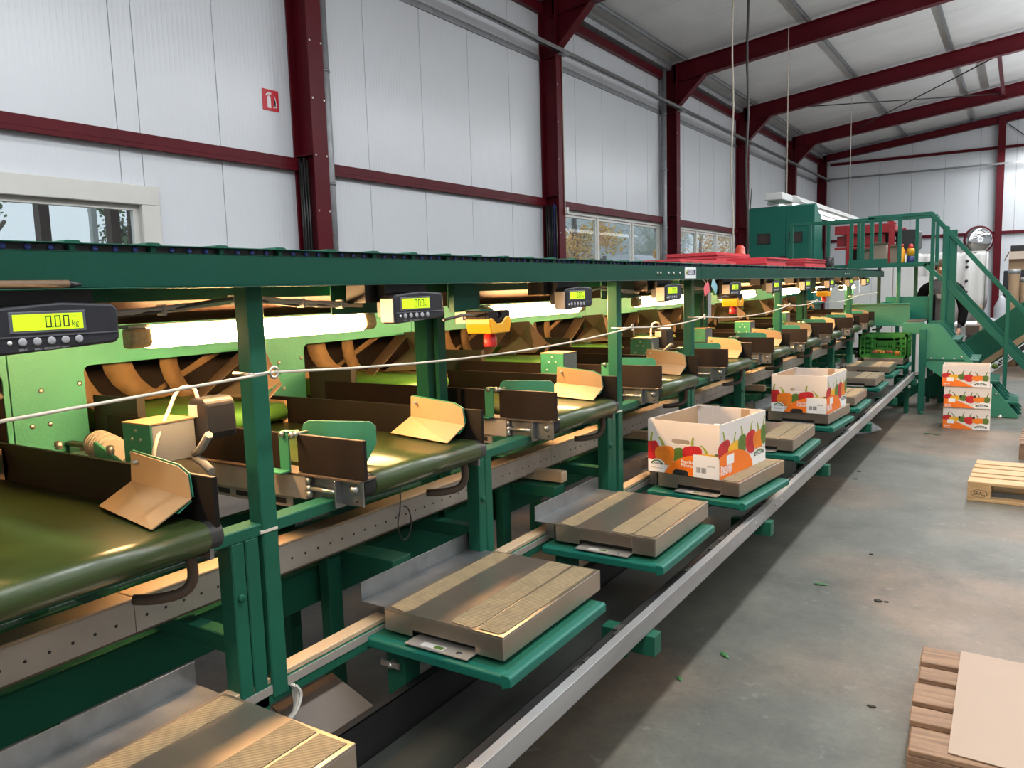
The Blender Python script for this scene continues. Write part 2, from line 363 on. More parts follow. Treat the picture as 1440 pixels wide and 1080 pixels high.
# ================================================================ THE HALL
XW, YB, XR, YF = -6.3, 30.5, 12.0, -6.0          # left wall, back wall, right wall, front wall
def roofz(x): return 6.09+0.12*(x+6) if x <= 3 else 6.09+0.12*9-0.12*(x-3)
tag(MB().box(-40, 40, -20, 75, -0.35, -0.2).build('ground_outside', 'soil', loc=(0, 0, -0.35)), kind='structure')
tag(MB().box(XW-0.1, XR+0.1, YF-0.1, YB+0.1, -0.2, 0).build('floor', 'concrete', loc=(0, 0, 0)), kind='structure')
# --- ribbed sandwich panel: vertical micro-ribs as real relief
def ribbed(mb, a0, a1, z0, z1, ax, base, sgn, thick=0.08):
    n = max(2, int(round((a1-a0)/0.05))); pts = []
    g = 0.004
    pts.append((a0+g, base)); w = (a1-a0-2*g)/n
    for i in range(n):
        s0 = a0+g+i*w
        pts += [(s0+w*0.28, base), (s0+w*0.42, base+sgn*0.0009), (s0+w*0.62, base+sgn*0.0009), (s0+w*0.76, base)]
    pts.append((a1-g, base)); pts += [(a1-g, base-sgn*thick), (a0+g, base-sgn*thick)]
    if ax == 'y': poly = [(q[1], q[0]) for q in pts]
    else: poly = pts
    mb.prism(poly, 'z', z0, z1)
    return mb
wl = struct('wall_left', (XW, 0, 0))
MB().box(XW-0.16, XW-0.10, YF, YB, 0, 1.2).box(XW-0.16, XW-0.10, YF, YB, 2.95, 6.15).build('backing_sheet', 'seam', wl)
WIN = [(0.6, 4.1, 1.15, 2.47), (11.05, 15.55, 1.25, 2.87), (16.15, 20.45, 1.25, 2.87)]
WALLTOP = roofz(XW)-0.03
edges = sorted(set([round(-6.1+i, 2) for i in range(38) if -6.1+i < YB]+[YB]+[w for q in WIN for w in q[:2]]))
for a, b in zip(edges[:-1], edges[1:]):
    if b-a < 0.03: continue
    w = [q for q in WIN if q[0]-0.01 <= a and b <= q[1]+0.01]
    for (z0, z1) in ([(0, w[0][2]), (w[0][3], WALLTOP)] if w else [(0, WALLTOP)]):
        ribbed(MB(), a, b, z0, z1, 'y', XW, 1).build('panel', 'wall', wl)
# columns: I-sections, flange faces at X=-6.0
def ibeam_col(par, y, z1, x0=-6.29, x1=-6.0, w=0.2):
    c = MB(); t = 0.016; p = (x0+x1)/2
    c.box(x1-t, x1, y-w/2, y+w/2, 0, z1).box(x0, x0+t, y-w/2, y+w/2, 0, z1).box(x0+t, x1-t, y-0.006, y+0.006, 0, z1)
    c.box(x0+t, x1-t, y-w/2, y+w/2, 3.0, 3.012).box(x0+t, x1-t, y-w/2, y+w/2, 5.05, 5.065)
    return c.build('column', 'red', par, bevel=0.002)
COLY = (0.85, 5.87, 10.86, 15.8, 20.7, 25.8, 30.3)
for y in COLY: ibeam_col(wl, y, roofz(-6.1)-0.09)
for a, b in zip(COLY[:-1], COLY[1:]):
    MB().box(-6.295, -6.22, a+0.1, b-0.1, 2.90, 2.985).box(-6.24, -6.222, a+0.1, b-0.1, 2.86, 2.985).build('girt', 'red', wl, bevel=0.003)
    MB().box(-6.295, -6.2, a+0.1, b-0.1, 5.70, 5.84).build('girt', 'red', wl, bevel=0.003)
    MB().prism([(-6.28, 5.88), (-6.13, 5.88), (-6.10, 5.95), (-6.13, 6.03), (-6.2, 6.05), (-6.28, 6.05)], 'y', a+0.1, b-0.1).build('eave_purlin', 'galvdull', wl)
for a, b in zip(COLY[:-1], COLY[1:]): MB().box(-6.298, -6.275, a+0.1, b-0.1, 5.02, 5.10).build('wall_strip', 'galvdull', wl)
# cable tray along the columns and its brackets
MB().box(-5.985, -5.93, YF, 30.2, 5.10, 5.11).box(-5.985, -5.98, YF, 30.2, 5.10, 5.17).box(-5.935, -5.93, YF, 30.2, 5.10, 5.17).build('cable_tray', 'galv', wl)
for y in COLY: MB().box(-6.0, -5.88, y-0.06, y+0.12, 5.075, 5.098).build('tray_bracket', 'galvdull', wl)
# downpipes beside two columns
for y in (6.17, 15.52):
    c = MB().cyl((-6.2, y, 0), (-6.2, y, 5.9), 0.055, 14)
    for z in (1.7, 2.75, 3.9, 5.0): c.cyl((-6.2, y, z), (-6.2, y, z+0.03), 0.062, 14)
    c.build('downpipe', 'galvdull', wl)
# conduit down the second column with a white box and bolts
MB().tube([(-5.99, 10.93, 5.9), (-5.99, 10.93, 2.76), (-5.985, 10.96, 2.72), (-5.985, 10.99, 2.75)], 0.008, 6).build('conduit', 'rope', wl)
MB().box(-5.998, -5.95, 10.94, 10.99, 2.74, 2.84).build('junction_box', 'white', wl, bevel=0.004)
for y in (5.87, 10.86, 15.8, 20.7):
    c = MB()
    for i in range(7):
        for dy in (-0.075, 0.075): c.cyl((-6.0, y+dy, 1.9+i*0.55), (-5.993, y+dy, 1.9+i*0.55), 0.010, 6)
    c.build('bolt_row', 'bolt', wl)
# fire-extinguisher sign
sg = thing('fire_extinguisher_sign', 'red square fire extinguisher sign high on the white wall left of the first red column', 'sign', (-6.297, 5.52, 3.42))
MB().box(-6.297, -6.292, 5.42, 5.62, 3.42, 3.62).build('sign_plate', 'signred', sg)
s_ = MB(); O_, U_, V_ = (-6.2912, 5.42, 3.42), (0, 0.2, 0), (0, 0, 0.2)
s_.flat(O_, U_, V_, [(0.28, 0.12), (0.5, 0.12), (0.5, 0.62), (0.46, 0.68), (0.32, 0.68), (0.28, 0.62)])
s_.flat(O_, U_, V_, [(0.35, 0.69), (0.43, 0.69), (0.43, 0.76), (0.35, 0.76)])
s_.flat(O_, U_, V_, [(0.20, 0.74), (0.32, 0.84), (0.55, 0.86), (0.55, 0.78), (0.36, 0.78), (0.24, 0.68)])
for k in range(3): s_.flat(O_, U_, V_, [(0.62+k*0.08, 0.14), (0.72+k*0.08, 0.2), (0.80, 0.34+k*0.14), (0.72+k*0.02, 0.46+k*0.14), (0.72, 0.3+k*0.1)])
s_.build('pictogram', 'prtwhite', sg, rec=False)
# bundles of black straps hanging in the webs of two columns
for (y, z0, z1, lab) in ((5.76, 1.6, 2.98, 'bundle of black hanging strips in the web of the first red column'), (10.72, 1.6, 2.88, 'thick bundle of black and blue strips hanging on the second red column')):
    t = thing('strip_bundle', lab, 'strips', (-6.1, y, z0))
    for i in range(9 if y > 8 else 5):
        x = -6.20+0.022*i
        MB().tube([(x, y+0.02*math.sin(i*2.1), z1-0.03*(i % 3)), (x+0.006*math.sin(i), y+0.02*math.sin(i*2.1)+0.008, (z0+z1)/2), (x, y+0.02*math.sin(i*2.1), z0)], 0.013, 6).build('strip', 'blue' if i in (6, 7) and y > 8 else 'black', t)
# ---------------------------------------------------------------- ceiling: sheets, purlins, rafters
ce = struct('ceiling', (0, 0, 6))
for i in range(37):
    y0, y1 = YF+i*1.0, min(YF+(i+1)*1.0, YB)
    for (xa, xb) in ((XW-0.1, 3.0), (3.0, XR+0.1)):
        za, zb = roofz(xa), roofz(xb); g = 0.004
        MB().prism([(xa, za), (xb, zb), (xb, zb+0.1), (xa, za+0.1)], 'y', y0+g, y1-g).build('panel', 'roof', ce)
MB().prism([(XW-0.1, roofz(XW-0.1)+0.11), (3, roofz(3)+0.11), (XR+0.1, roofz(XR+0.1)+0.11), (XR+0.1, roofz(XR+0.1)+0.14), (3, roofz(3)+0.14), (XW-0.1, roofz(XW-0.1)+0.14)], 'y', YF, YB).build('outer_sheet', 'seam', ce)
for x in (-5.85, -3.5, -1.5, 0.5, 2.5, 4.5, 6.5, 8.5, 10.5):
    z = roofz(x)
    MB().box(x-0.03, x+0.03, YF, YB, z-0.015, z).box(x-0.008, x+0.008, YF, YB, z-0.085, z).box(x-0.008, x+0.045, YF, YB, z-0.089, z-0.081).build('purlin', 'galvdull', ce)
def rafter(y, depth=0.34, haunch=True):
    c = MB(); hw = 0.09; t = 0.014
    for (xa, xb) in ((-6.1, 3.0), (3.0, 11.8)):
        za, zb = roofz(xa)-0.09, roofz(xb)-0.09
        c.prism([(xa, za), (xb, zb), (xb, zb-t), (xa, za-t)], 'y', y-hw, y+hw)
        c.prism([(xa, za-depth), (xb, zb-depth), (xb, zb-depth-t), (xa, za-depth-t)], 'y', y-hw, y+hw)
        c.prism([(xa, za), (xb, zb), (xb, zb-depth), (xa, za-depth)], 'y', y-0.006, y+0.006)
    if haunch:
        z0 = roofz(-6)-0.09-depth
        c.prism([(-6.0, z0), (-5.45, z0+0.066), (-5.52, z0-0.0), (-5.98, z0-0.42), (-6.0, z0-0.42)], 'y', y-0.006, y+0.006)
        c.prism([(-5.45, z0+0.06), (-5.52, z0-0.01), (-5.97, z0-0.44), (-6.0, z0-0.44), (-6.0, z0-0.46), (-5.96, z0-0.46), (-5.50, z0-0.02), (-5.43, z0+0.05)], 'y', y-hw, y+hw)
    return c.build('rafter', 'red', ce, bevel=0.002)
for y in COLY[:-1]: rafter(y)
rafter(30.3, 0.22, False)
# wind bracing rods and a short tie between the rafters
MB().cyl((-4.6, 20.8, roofz(-4.6)-0.42), (-0.6, 25.7, roofz(-0.6)-0.30), 0.014, 6).build('brace_rod', 'black', ce)
MB().cyl((-4.3, 25.7, roofz(-4.3)-0.30), (-0.7, 20.8, roofz(-0.7)-0.42), 0.014, 6).build('brace_rod', 'black', ce)
MB().box(-0.66, -0.58, 20.8, 25.7, 6.38, 6.46).build('tie_bar', 'red', ce)
# ---------------------------------------------------------------- back wall
wb = struct('wall_back', (0, YB, 0))
x = XW
while x < XR-0.01:
    x1 = min(x+1.0, XR); zt = min(roofz(x), roofz(x1))-0.03
    mb = MB(); ribbed(mb, x, x1, 0, zt, 'x', YB, -1); mb.build('panel', 'wall', wb); x = x1
MB().box(XW, XR, YB+0.1, YB+0.16, 0, 7.3).build('backing_sheet', 'seam', wb)
for x in (-0.72, 4.8, 10.3):
    c = MB(); zt = roofz(x)-0.15
    c.box(x-0.1, x+0.1, YB-0.30, YB-0.285, 0, zt).box(x-0.1, x+0.1, YB-0.025, YB-0.01, 0, zt).box(x-0.006, x+0.006, YB-0.285, YB-0.025, 0, zt)
    c.build('column', 'red', wb)
for z, h in ((2.93, 0.09), (5.62, 0.09)):
    MB().box(-5.9, 11.9, YB-0.10, YB-0.02, z, z+h).build('girt', 'red', wb)
MB().box(-5.93, 11.9, YB-0.34, YB-0.30, 5.10, 5.16).build('cable_tray', 'galv', wb)
MB().cyl((-0.62, YB-0.2, 6.4), (1.4, YB-0.2, 4.6), 0.014, 6).build('brace_rod', 'black', wb)
for nm, b in (('wall_right', (XR, XR+0.1, YF, YB, 0, roofz(XR))), ('wall_front', (XW, XR, YF-0.1, YF, 0, 7.25))):
    tag(MB().box(*b).build(nm, 'wall', loc=(b[0], b[2], 0)), kind='structure')
# ---------------------------------------------------------------- windows
def window(n, q, parts, handle=None):
    y0, y1, z0, z1 = q; w = struct('window_%d' % n, (XW, y0, z0)); f = 0.07; X0, X1 = XW-0.07, XW+0.012
    c = MB().ring((y0, y1, z0, z1), (y0+f, y1-f, z0+f, z1-f), 0.002, 'x', X0, X1, seg=1); c.build('window_frame', 'offwhite', w, bevel=0.003)
    ys = [y0+f+(y1-y0-2*f)*p for p in parts]; ed = [y0+f]+ys+[y1-f]
    for yy in ys: MB().box(X0, X1-0.01, yy-0.035, yy+0.035, z0+f, z1-f).build('mullion', 'offwhite', w, bevel=0.003)
    for i, (a, b) in enumerate(zip(ed[:-1], ed[1:])):
        a2 = a+(0.035 if i else 0); b2 = b-(0.035 if i < len(ed)-2 else 0); s_ = 0.045
        MB().ring((a2, b2, z0+f, z1-f), (a2+s_, b2-s_, z0+f+s_, z1-f-s_), 0.002, 'x', X0+0.01, X1-0.03, seg=1).build('sash', 'white' if i == 1 else 'offwhite', w, bevel=0.003)
        MB().box(X0+0.03, X0+0.036, a2+s_, b2-s_, z0+f+s_, z1-f-s_).build('pane', 'glass', w)
    return w
w1 = window(1, WIN[0], (0.30, 0.62))
MB().box(XW, XW+0.05, 0.5, 4.2, 2.40, 2.56).box(XW, XW+0.05, 4.03, 4.2, 1.0, 2.40).box(XW, XW+0.05, 0.5, 0.62, 1.0, 2.40).build('surround', 'offwhite', w1, bevel=0.006)
w2 = window(2, WIN[1], (0.36, 0.70)); w3 = window(3, WIN[2], (0.36, 0.70))
MB().box(XW-0.01, XW+0.06, 12.86, 12.90, 1.95, 2.15).build('handle', 'galv', w2, bevel=0.006)
# ---------------------------------------------------------------- outside the windows
def tree(loc, h, r, leaf, lab, n, q=0.16):
    t = thing('autumn_tree' if leaf == 'leafo' else 'leafy_tree', lab, 'tree', loc, 'trees outside the windows')
    x, y, z = loc
    c = MB().tube([(x, y, z), (x+0.1, y, z+h*0.3), (x-0.05, y+0.1, z+h*0.6), (x, y, z+h*0.9)], 0.1, 8, radii=[0.16, 0.12, 0.09, 0.03])
    for k in range(8):
        a = k*2.4; c.tube([(x, y, z+h*(0.3+0.06*k)), (x+r*0.7*math.cos(a), y+r*0.7*math.sin(a), z+h*(0.42+0.07*k))], 0.03, 5)
    c.build('trunk', 'bark', t)
    m_ = MB(); cl = [(random.gauss(0, r*0.42), random.gauss(0, r*0.42), h*random.uniform(0.3, 1.0)) for _ in range(16)]
    for i in range(n):
        p = random.choice(cl); v = Vector((random.gauss(0, 1), random.gauss(0, 1), random.gauss(0, 1))).normalized()*random.uniform(0.3, 1)*r*0.36
        o = Vector((x+p[0], y+p[1], z+p[2]))+v
        a = Vector((random.gauss(0, 1), random.gauss(0, 1), random.gauss(0, 1))).normalized(); b = a.orthogonal().normalized()
        m_.add([o-a*q, o+b*q*0.6, o+a*q, o-b*q*0.6], [(0, 1, 2, 3)])
    tag(m_.build('crown', leaf, t, rec=False), kind='stuff')
tree((-12.5, 23.4, -0.2), 6.5, 1.45, 'leafo', 'orange and yellow autumn tree outside the middle window, by the second red column', 5000, 0.055)
tree((-12.0, 29.9, -0.2), 6.0, 0.6, 'leafo', 'orange autumn tree seen at the right edge of the middle window', 2600, 0.055)
tree((-13.5, 38.5, -0.2), 5.5, 2.8, 'leafo', 'wide yellow orange tree outside the far window', 6000, 0.06)
tree((-19, 46.0, -0.2), 6.0, 2.2, 'leafg', 'dull green tree among the autumn trees outside the far window', 5000, 0.07)
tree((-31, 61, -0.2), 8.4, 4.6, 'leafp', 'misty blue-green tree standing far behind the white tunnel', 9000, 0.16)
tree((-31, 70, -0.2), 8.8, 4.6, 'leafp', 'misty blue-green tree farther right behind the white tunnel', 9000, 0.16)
tree((-12.5, 5.4, -0.2), 3.6, 0.8, 'leafg', 'pale bush outside the left window, seen through its lower panes', 3000, 0.04)
tree((-12.5, 7.8, -0.2), 3.9, 0.9, 'leafg', 'pale leafy bush outside the left window near its right frame', 3000, 0.04)
hz_m = bpy.data.materials.new('mist'); hz_m.use_nodes = True; hz_m.node_tree.nodes.clear()
_vo = hz_m.node_tree.nodes.new('ShaderNodeOutputMaterial'); _vs = hz_m.node_tree.nodes.new('ShaderNodeVolumeScatter')
_vs.inputs['Color'].default_value = (0.93, 0.97, 1.0, 1); _vs.inputs['Density'].default_value = 0.016
hz_m.node_tree.links.new(_vs.outputs[0], _vo.inputs['Volume']); M['mist'] = hz_m
tag(MB().box(-70, -7.5, -15, 90, -0.19, 25).build('mist', 'mist'), 'pale autumn mist hanging among the trees outside the windows', 'mist', kind='stuff')
pv = []
for k in range(13):
    a = math.pi*k/12; pv.append((-18+2.6*math.cos(a), -0.2+3.5*math.sin(a)))
tag(MB().prism(pv, 'y', 39, 46, smooth=True).build('polytunnel', 'dome'), 'white rounded tunnel tent outside the middle window', 'tent')
ex = thing('glazed_lean_to', 'brown framed lean-to with white window bars outside the left window', 'lean-to', (-9.0, 3, -0.2))
for y in (3.2, 4.55, 5.35, 6.2): MB().box(-9.05, -8.93, y, y+0.11, -0.2, 3.3).build('post', 'extbrown', ex)
for z in (1.62, 2.9): MB().box(-9.05, -8.95, 1.5, 8, z, z+0.09).build('beam', 'extbrown', ex)
for y in (3.8, 4.9, 5.75): MB().box(-8.6, -8.54, y, y+0.06, -0.2, 3.2).build('white_bar', 'white', ex)
MB().box(-8.6, -8.53, 2, 7.5, 2.02, 2.12).build('white_rail', 'white', ex)
# ================================================================ THE SORTING LINE
PT = 1.05                      # pitch of the outlets along the line
YE = 11.6                      # far end of the line
fr = thing('machine_frame', 'long green steel frame of the sorting line, top beam on posts with green back panels', 'machine frame', (-1.6, 5, 0))
# front beam in bolted sections
SECT = (-0.9, 4.44, 8.75, 9.75, YE)
for a, b in zip(SECT[:-1], SECT[1:]):
    c = MB(); e = 0.0015
    c.box(-1.556, -1.55, a+e, b-e, 1.627, 1.700).box(-1.60, -1.55, a+e, b-e, 1.6265, 1.6305).box(-1.60, -1.55, a+e, b-e, 1.6965, 1.700)
    c.box(-1.55, -1.528, a+e, b-e, 1.6245, 1.6275)
    c.box(-1.60, -1.553, a+e, b-e, 1.7135, 1.7165)
    c.build('front_beam', 'beamgreen', fr, bevel=0.0012)
    MB().box(-1.578, -1.573, a+e, b-e, 1.7002, 1.7133).build('dark_strip', 'black', fr)
for i in range(70):
    y = -0.7+0.1725*i
    MB().box(-1.572, -1.562, y-0.006, y+0.006, 1.700, 1.7135).prism([(y-0.02, 1.7165), (y+0.02, 1.7165), (y+0.012, 1.7215), (y-0.012, 1.7215)], 'x', -1.66, -1.56).build('roller_bracket', 'green', fr)
MB().box(-1.82, -1.79, -0.9, YE, 1.598, 1.632).box(-1.82, -1.76, -0.9, YE, 1.628, 1.632).build('inner_beam', 'green', fr, bevel=0.001)
MB().box(-2.86, -1.60, -0.9, YE, 1.640, 1.646).build('table_underside', 'brown', fr)
MB().prism([(-1.835, 1.634), (-1.975, 1.540), (-2.84, 1.60), (-2.84, 1.608), (-1.975, 1.548), (-1.842, 1.638)], 'y', -0.9, YE).build('lamp_canopy', 'canopy', fr)
MB().box(-2.90, -2.86, -0.9, YE, 1.60, 1.715).build('rear_beam', 'green', fr)
for a, b in ((1.72, 2.10), (2.30, 2.50), (3.55, 4.0), (4.62, 5.3)): MB().box(-1.755, -1.75, a, b, 1.540, 1.628).build('apron_plate', 'green', fr, bevel=0.001)
# bolts, plate with logo on the beam at its first joint
sgn = thing('maker_plate', 'small white and navy maker plate on the green top beam at its first joint', 'plate', (-1.549, 4.25, 1.63))
MB().box(-1.5495, -1.546, 4.165, 4.335, 1.633, 1.694).build('plate', 'white', sgn)
MB().box(-1.546, -1.5452, 4.195, 4.325, 1.652, 1.682).build('navy_band', 'blue', sgn)
MB().text('GREEFA', (-1.5448, 4.208, 1.659), (0, 1, 0), (0, 0, 1), 0.026, 0, 0.02).build('lettering', 'prtwhite', sgn, rec=False)
MB().lathe([(0.010, 0), (0.010, 0.001)], (-1.5451, 4.185, 1.667), 12, ax='x').build('green_dot', 'prtstem', sgn)
for y in (3.78, 3.93, 4.0, 4.09, 3.82, 8.84, 8.95, 9.05): MB().lathe([(0.009, 0), (0.009, 0.004), (0.004, 0.005)], (-1.55, y, 1.66), 8, ax='x').build('bolt', 'bolt', fr)
# tall front posts, rear posts
POST = (1.31, 3.42, 4.42, 6.42, 9.5)
for y in POST:
    MB().box(-1.645, -1.595, y-0.025, y+0.025, 0.56, 1.627).build('post', 'green', fr, bevel=0.003)
for y in (2.44, 5.58, 8.74, 11.48):
    c = MB().box(-1.99, -1.945, y-0.035, y+0.03, 0.7, 1.54).box(-2.01, -1.99, y-0.028, y+0.03, 0.7, 1.54).box(-1.935, -1.915, y+0.0, y+0.05, 0.7, 1.54)
    c.build('rear_post', 'green', fr, bevel=0.002)
# legs at each outlet boundary, long rails
for k in range(-1, 10):
    y = 1.225+PT*k
    MB().box(-1.655, -1.60, y-0.035, y+0.005, 0, 1.0).box(-1.655, -1.60, y+0.008, y+0.05, 0, 1.0).lathe([(0.012, 0), (0.012, 0.006), (0.005, 0.008)], (-1.60, y-0.015, 0.86), 8, ax='x').build('leg', 'green', fr, bevel=0.003)
    MB().box(-2.70, -2.64, y-0.03, y+0.03, 0, 1.02).build('rear_leg', 'green', fr, bevel=0.003)
    MB().box(-2.70, -1.63, y-0.02, y+0.025, 0.70, 0.75).build('cross_tube', 'green', fr, bevel=0.003)
for k in range(0, 9):
    y = 1.80+PT*k
    MB().box(-1.93, -1.885, y-0.03, y+0.03, 0, 0.79).build('inner_leg', 'green', fr, bevel=0.003)
    MB().box(-1.9, -1.665, y+0.04, y+0.13, 0.70, 0.745).build('slotted_arm', 'green', fr, bevel=0.002)
for a, b in zip((-0.9, 2.285, 5.4, 8.5), (2.28, 5.395, 8.495, 10.75)):
    MB().box(-1.66, -1.60, a, b, 0.998, 1.030).build('top_rail', 'green', fr, bevel=0.003)
MB().box(-1.99, -1.95, -0.9, 11.2, 0.575, 0.705).build('lower_rail', 'green', fr, bevel=0.003)
MB().box(-2.66, -2.62, -0.9, 11.2, 0.52, 0.60).build('lower_rail', 'green', fr, bevel=0.003)
MB().box(-1.66, -1.60, -0.9, 10.75, 0.545, 0.600).build('tray_rail', 'green', fr, bevel=0.003)
MB().box(-1.655, -1.605, -0.9, 10.7, 0.6005, 0.616).build('tray_rail_cover', 'woodstrip', fr, bevel=0.002)
MB().box(-1.604, -1.598, -0.9, 10.7, 0.575, 0.598).build('cable_duct', 'alumatte', fr)
MB().box(-2.25, -2.21, -0.9, 11.2, 0.83, 0.865).build('inner_rail', 'green', fr, bevel=0.003)
for y in (2.95, 4.0, 5.05, 6.2, 7.4):
    MB().box(-2.1, -1.66, y, y+0.05, 0.752, 0.80).build('strip_holder', 'woodstrip', fr, bevel=0.004)
# back panel segments, each with its opening
for k in range(-2, 10):
    y0 = 1.30+PT*k
    c = MB().ring((y0+0.002, y0+PT-0.002, 0.85, 1.605), (y0+0.255, y0+1.03, 1.10, 1.372), 0.025, 'x', -2.858, -2.85)
    c.build('back_panel', 'panelgreen', fr, bevel=0.001)
    for (yy, zz) in ((y0+0.10, 1.30), (y0+0.235, 1.31), (y0+0.06, 1.18), (y0+0.12, 1.18)): MB().lathe([(0.009, 0), (0.009, 0.003), (0.004, 0.005)], (-2.85, yy, zz), 8, ax='x').build('bolt', 'bolt', fr)
    # interior: curved straps of the sorting head, sloping chute plates
    for (dy, w, sh) in ((0.24, 0.10, 0.0), (0.40, 0.12, 0.03), (0.66, 0.08, -0.02)):
        pts = []
        for i in range(9):
            a = math.radians(172+i*13); pts.append((y0+dy+0.24+0.26*math.cos(a), 1.43+sh+0.27*math.sin(a)))
        c = MB(); v = []
        for (yy, zz) in pts: v += [(-2.98-0.25*(1.4-zz), yy, zz), (-2.98-0.25*(1.4-zz), yy+w, zz+0.012)]
        c.add(v, [(2*i, 2*i+1, 2*i+3, 2*i+2) for i in range(8)], 0, True)
        so = c.build('strap', 'strap', fr); sl = so.modifiers.new('thick', 'SOLIDIFY'); sl.thickness = 0.004
    MB().plate([(-3.1, y0+0.5, 1.13), (-3.1, y0+0.55, 1.16), (-3.0, y0+1.0, 1.40), (-3.0, y0+0.96, 1.40)], 0.02).build('slide_bar', 'strap', fr)
    # hood-shaped chute plate hanging out of the opening
    y1 = y0+0.955
    A, B_, C_, D_ = (-2.846, y1+0.02, 1.385), (-2.62, y1-0.08, 1.397), (-2.45, y1-0.15, 1.268), (-2.42, y1-0.24, 1.222)
    F_, G_, H_, E_ = (-2.72, y1-0.02, 1.30), (-2.846, y1+0.07, 1.293), (-2.50, y1-0.22, 1.214), (-2.80, y1-0.20, 1.196)
    c = MB().plate([A, B_, F_, G_], 0.003).plate([B_, C_, H_, F_], 0.003).plate([G_, F_, H_, E_], 0.003)
    c.plate([C_, (C_[0]+0.03, C_[1]-0.015, C_[2]-0.006), (D_[0]+0.03, D_[1]-0.02, D_[2]-0.006), D_], 0.003)
    c.plate([(-2.90, y1-0.25, 1.18), (-2.80, y1-0.30, 1.17), (-2.82, y1+0.02, 1.36), (-2.92, y1+0.05, 1.37)], 0.003)
    c.build('chute_plate', 'chute', fr)
MB().box(-3.62, -3.6, -0.9, YE, 0.85, 1.6).box(-3.62, -2.86, -0.9, YE, 1.60, 1.61).box(-3.6, -2.87, YE-0.02, YE, 0.85, 1.6).build('rear_housing', 'brown', fr)
MB().box(-3.60, -2.87, -0.9, YE, 0.85, 0.87).build('housing_floor', 'brown', fr)
MB().box(-2.846, -2.842, 3.80, 4.02, 1.405, 1.475).build('sticker', 'prtwhite', fr)
MB().box(-2.8415, -2.841, 3.87, 4.01, 1.425, 1.460).build('sticker_band', 'blue', fr)
MB().text('GREEFA', (-2.8405, 3.885, 1.433), (0, 1, 0), (0, 0, 1), 0.028, 0, 0.02).build('sticker_lettering', 'prtwhite', fr, rec=False)

# roller conveyor on top: rollers with blue axle caps
rc = thing('roller_conveyor', 'roller table on top of the green beam with blue round axle caps along its edge', 'conveyor', (-2.2, 5, 1.70))
r0 = MB().cyl((-2.84, -0.65, 1.694), (-1.60, -0.65, 1.694), 0.019, 10).build('roller', 'grey', rc)
c0 = MB().lathe([(0.0062, 0), (0.0062, 0.003), (0.004, 0.0055), (0.0, 0.006)], (-1.573, -0.65, 1.7072), 10, ax='x').build('axle_cap', 'bluecap', rc)
ii = 0
for i in range(280):
    y = -0.65+0.043125*i
    if i % 4 == 3 or y > YE-0.1: continue
    for (o, pp) in ((r0, None), (c0, None)):
        if i == 0: continue
        c = o.copy(); COL.objects.link(c); c.parent = rc; c.location = (0, y+0.65, 0); ORG[c.name] = ORG[rc.name]
    
# ---------------------------------------------------------------- the discharge conveyors
def stadium(x0, x1, zc, r, n=8):
    p = []
    for i in range(n+1):
        a = math.radians(-90+180*i/n); p.append((x1-r+r*math.cos(a), zc+r*math.sin(a)))
    for i in range(n+1):
        a = math.radians(90+180*i/n); p.append((x0+r+r*math.cos(a), zc+r*math.sin(a)))
    return p
Y0 = 1.55
dc = thing('discharge_conveyor', 'x', 'conveyor', (-2.1, Y0+0.3, 1.0), 'discharge conveyors along the line')
MB().prism(stadium(-2.80, -1.495, 1.068, 0.036), 'y', Y0+0.055, Y0+0.565, smooth=True).build('belt', 'belt', dc)
MB().prism(stadium(-3.3, -2.42, 1.148, 0.036), 'y', Y0+0.10, Y0+0.56, smooth=True).build('feed_belt', 'beltlite', dc)
MB().box(-3.2, -2.44, Y0+0.562, Y0+0.575, 1.10, 1.19).build('feed_belt_side', 'tan', dc)
MB().box(-2.85, -2.59, Y0+0.03, Y0+0.042, 1.105, 1.262).box(-2.59, -2.578, Y0+0.03, Y0+0.06, 1.105, 1.262).build('rear_guard', 'slate', dc)
MB().box(-2.85, -1.70, Y0-0.02, Y0+0.02, 1.020, 1.090).build('side_frame', 'alumatte', dc, bevel=0.002)
MB().box(-2.85, -1.49, Y0-0.022, Y0+0.05, 1.090, 1.0945).build('frame_ledge', 'brownplate', dc)
c = MB().box(-2.3, -1.78, Y0-0.008, Y0+0.0, 0.985, 1.019)
for i in range(6): c.box(-2.28+i*0.085, -2.225+i*0.085, Y0-0.0095, Y0-0.0085, 0.994, 1.010, 1)
c.build('slotted_strip', ['alumatte', 'ink'], dc)
MB().box(-1.70, -1.57, Y0+0.0, Y0+0.012, 1.022, 1.088).build('tension_plate', 'galv', dc)
c = MB().cyl((-1.70, Y0-0.012, 1.053), (-1.575, Y0-0.012, 1.053), 0.006, 8)
for z in (1.036, 1.053, 1.076): c.lathe([(0.011, 0), (0.011, 0.012)], (-1.70, Y0-0.012, z), 6, ax='x')
c.lathe([(0.010, 0), (0.010, 0.01)], (-1.588, Y0-0.012, 1.053), 6, ax='x')
c.build('tension_rod', 'bolt', dc)
MB().box(-1.578, -1.572, Y0-0.03, Y0+0.012, 1.012, 1.090).box(-1.578, -1.496, Y0-0.002, Y0+0.004, 1.018, 1.090).build('bearing_plate', 'galv', dc, bevel=0.001)
MB().lathe([(0.014, 0), (0.014, -0.004), (0.009, -0.005), (0.009, -0.012)], (-1.525, Y0-0.002, 1.066), 8, ax='y').build('bearing_bolt', 'bolt', dc)
MB().lathe([(0.005, 0), (0.005, -0.0005)], (-1.518, Y0-0.002, 1.033), 8, ax='y').build('plate_hole', 'ink', dc)
MB().cyl((-1.531, Y0+0.01, 1.068), (-1.531, Y0+0.60, 1.068), 0.033, 16).build('roller', 'rubber', dc)
MB().box(-1.585, -1.515, Y0+0.572, Y0+0.582, 1.015, 1.095).build('end_plate', 'galv', dc)
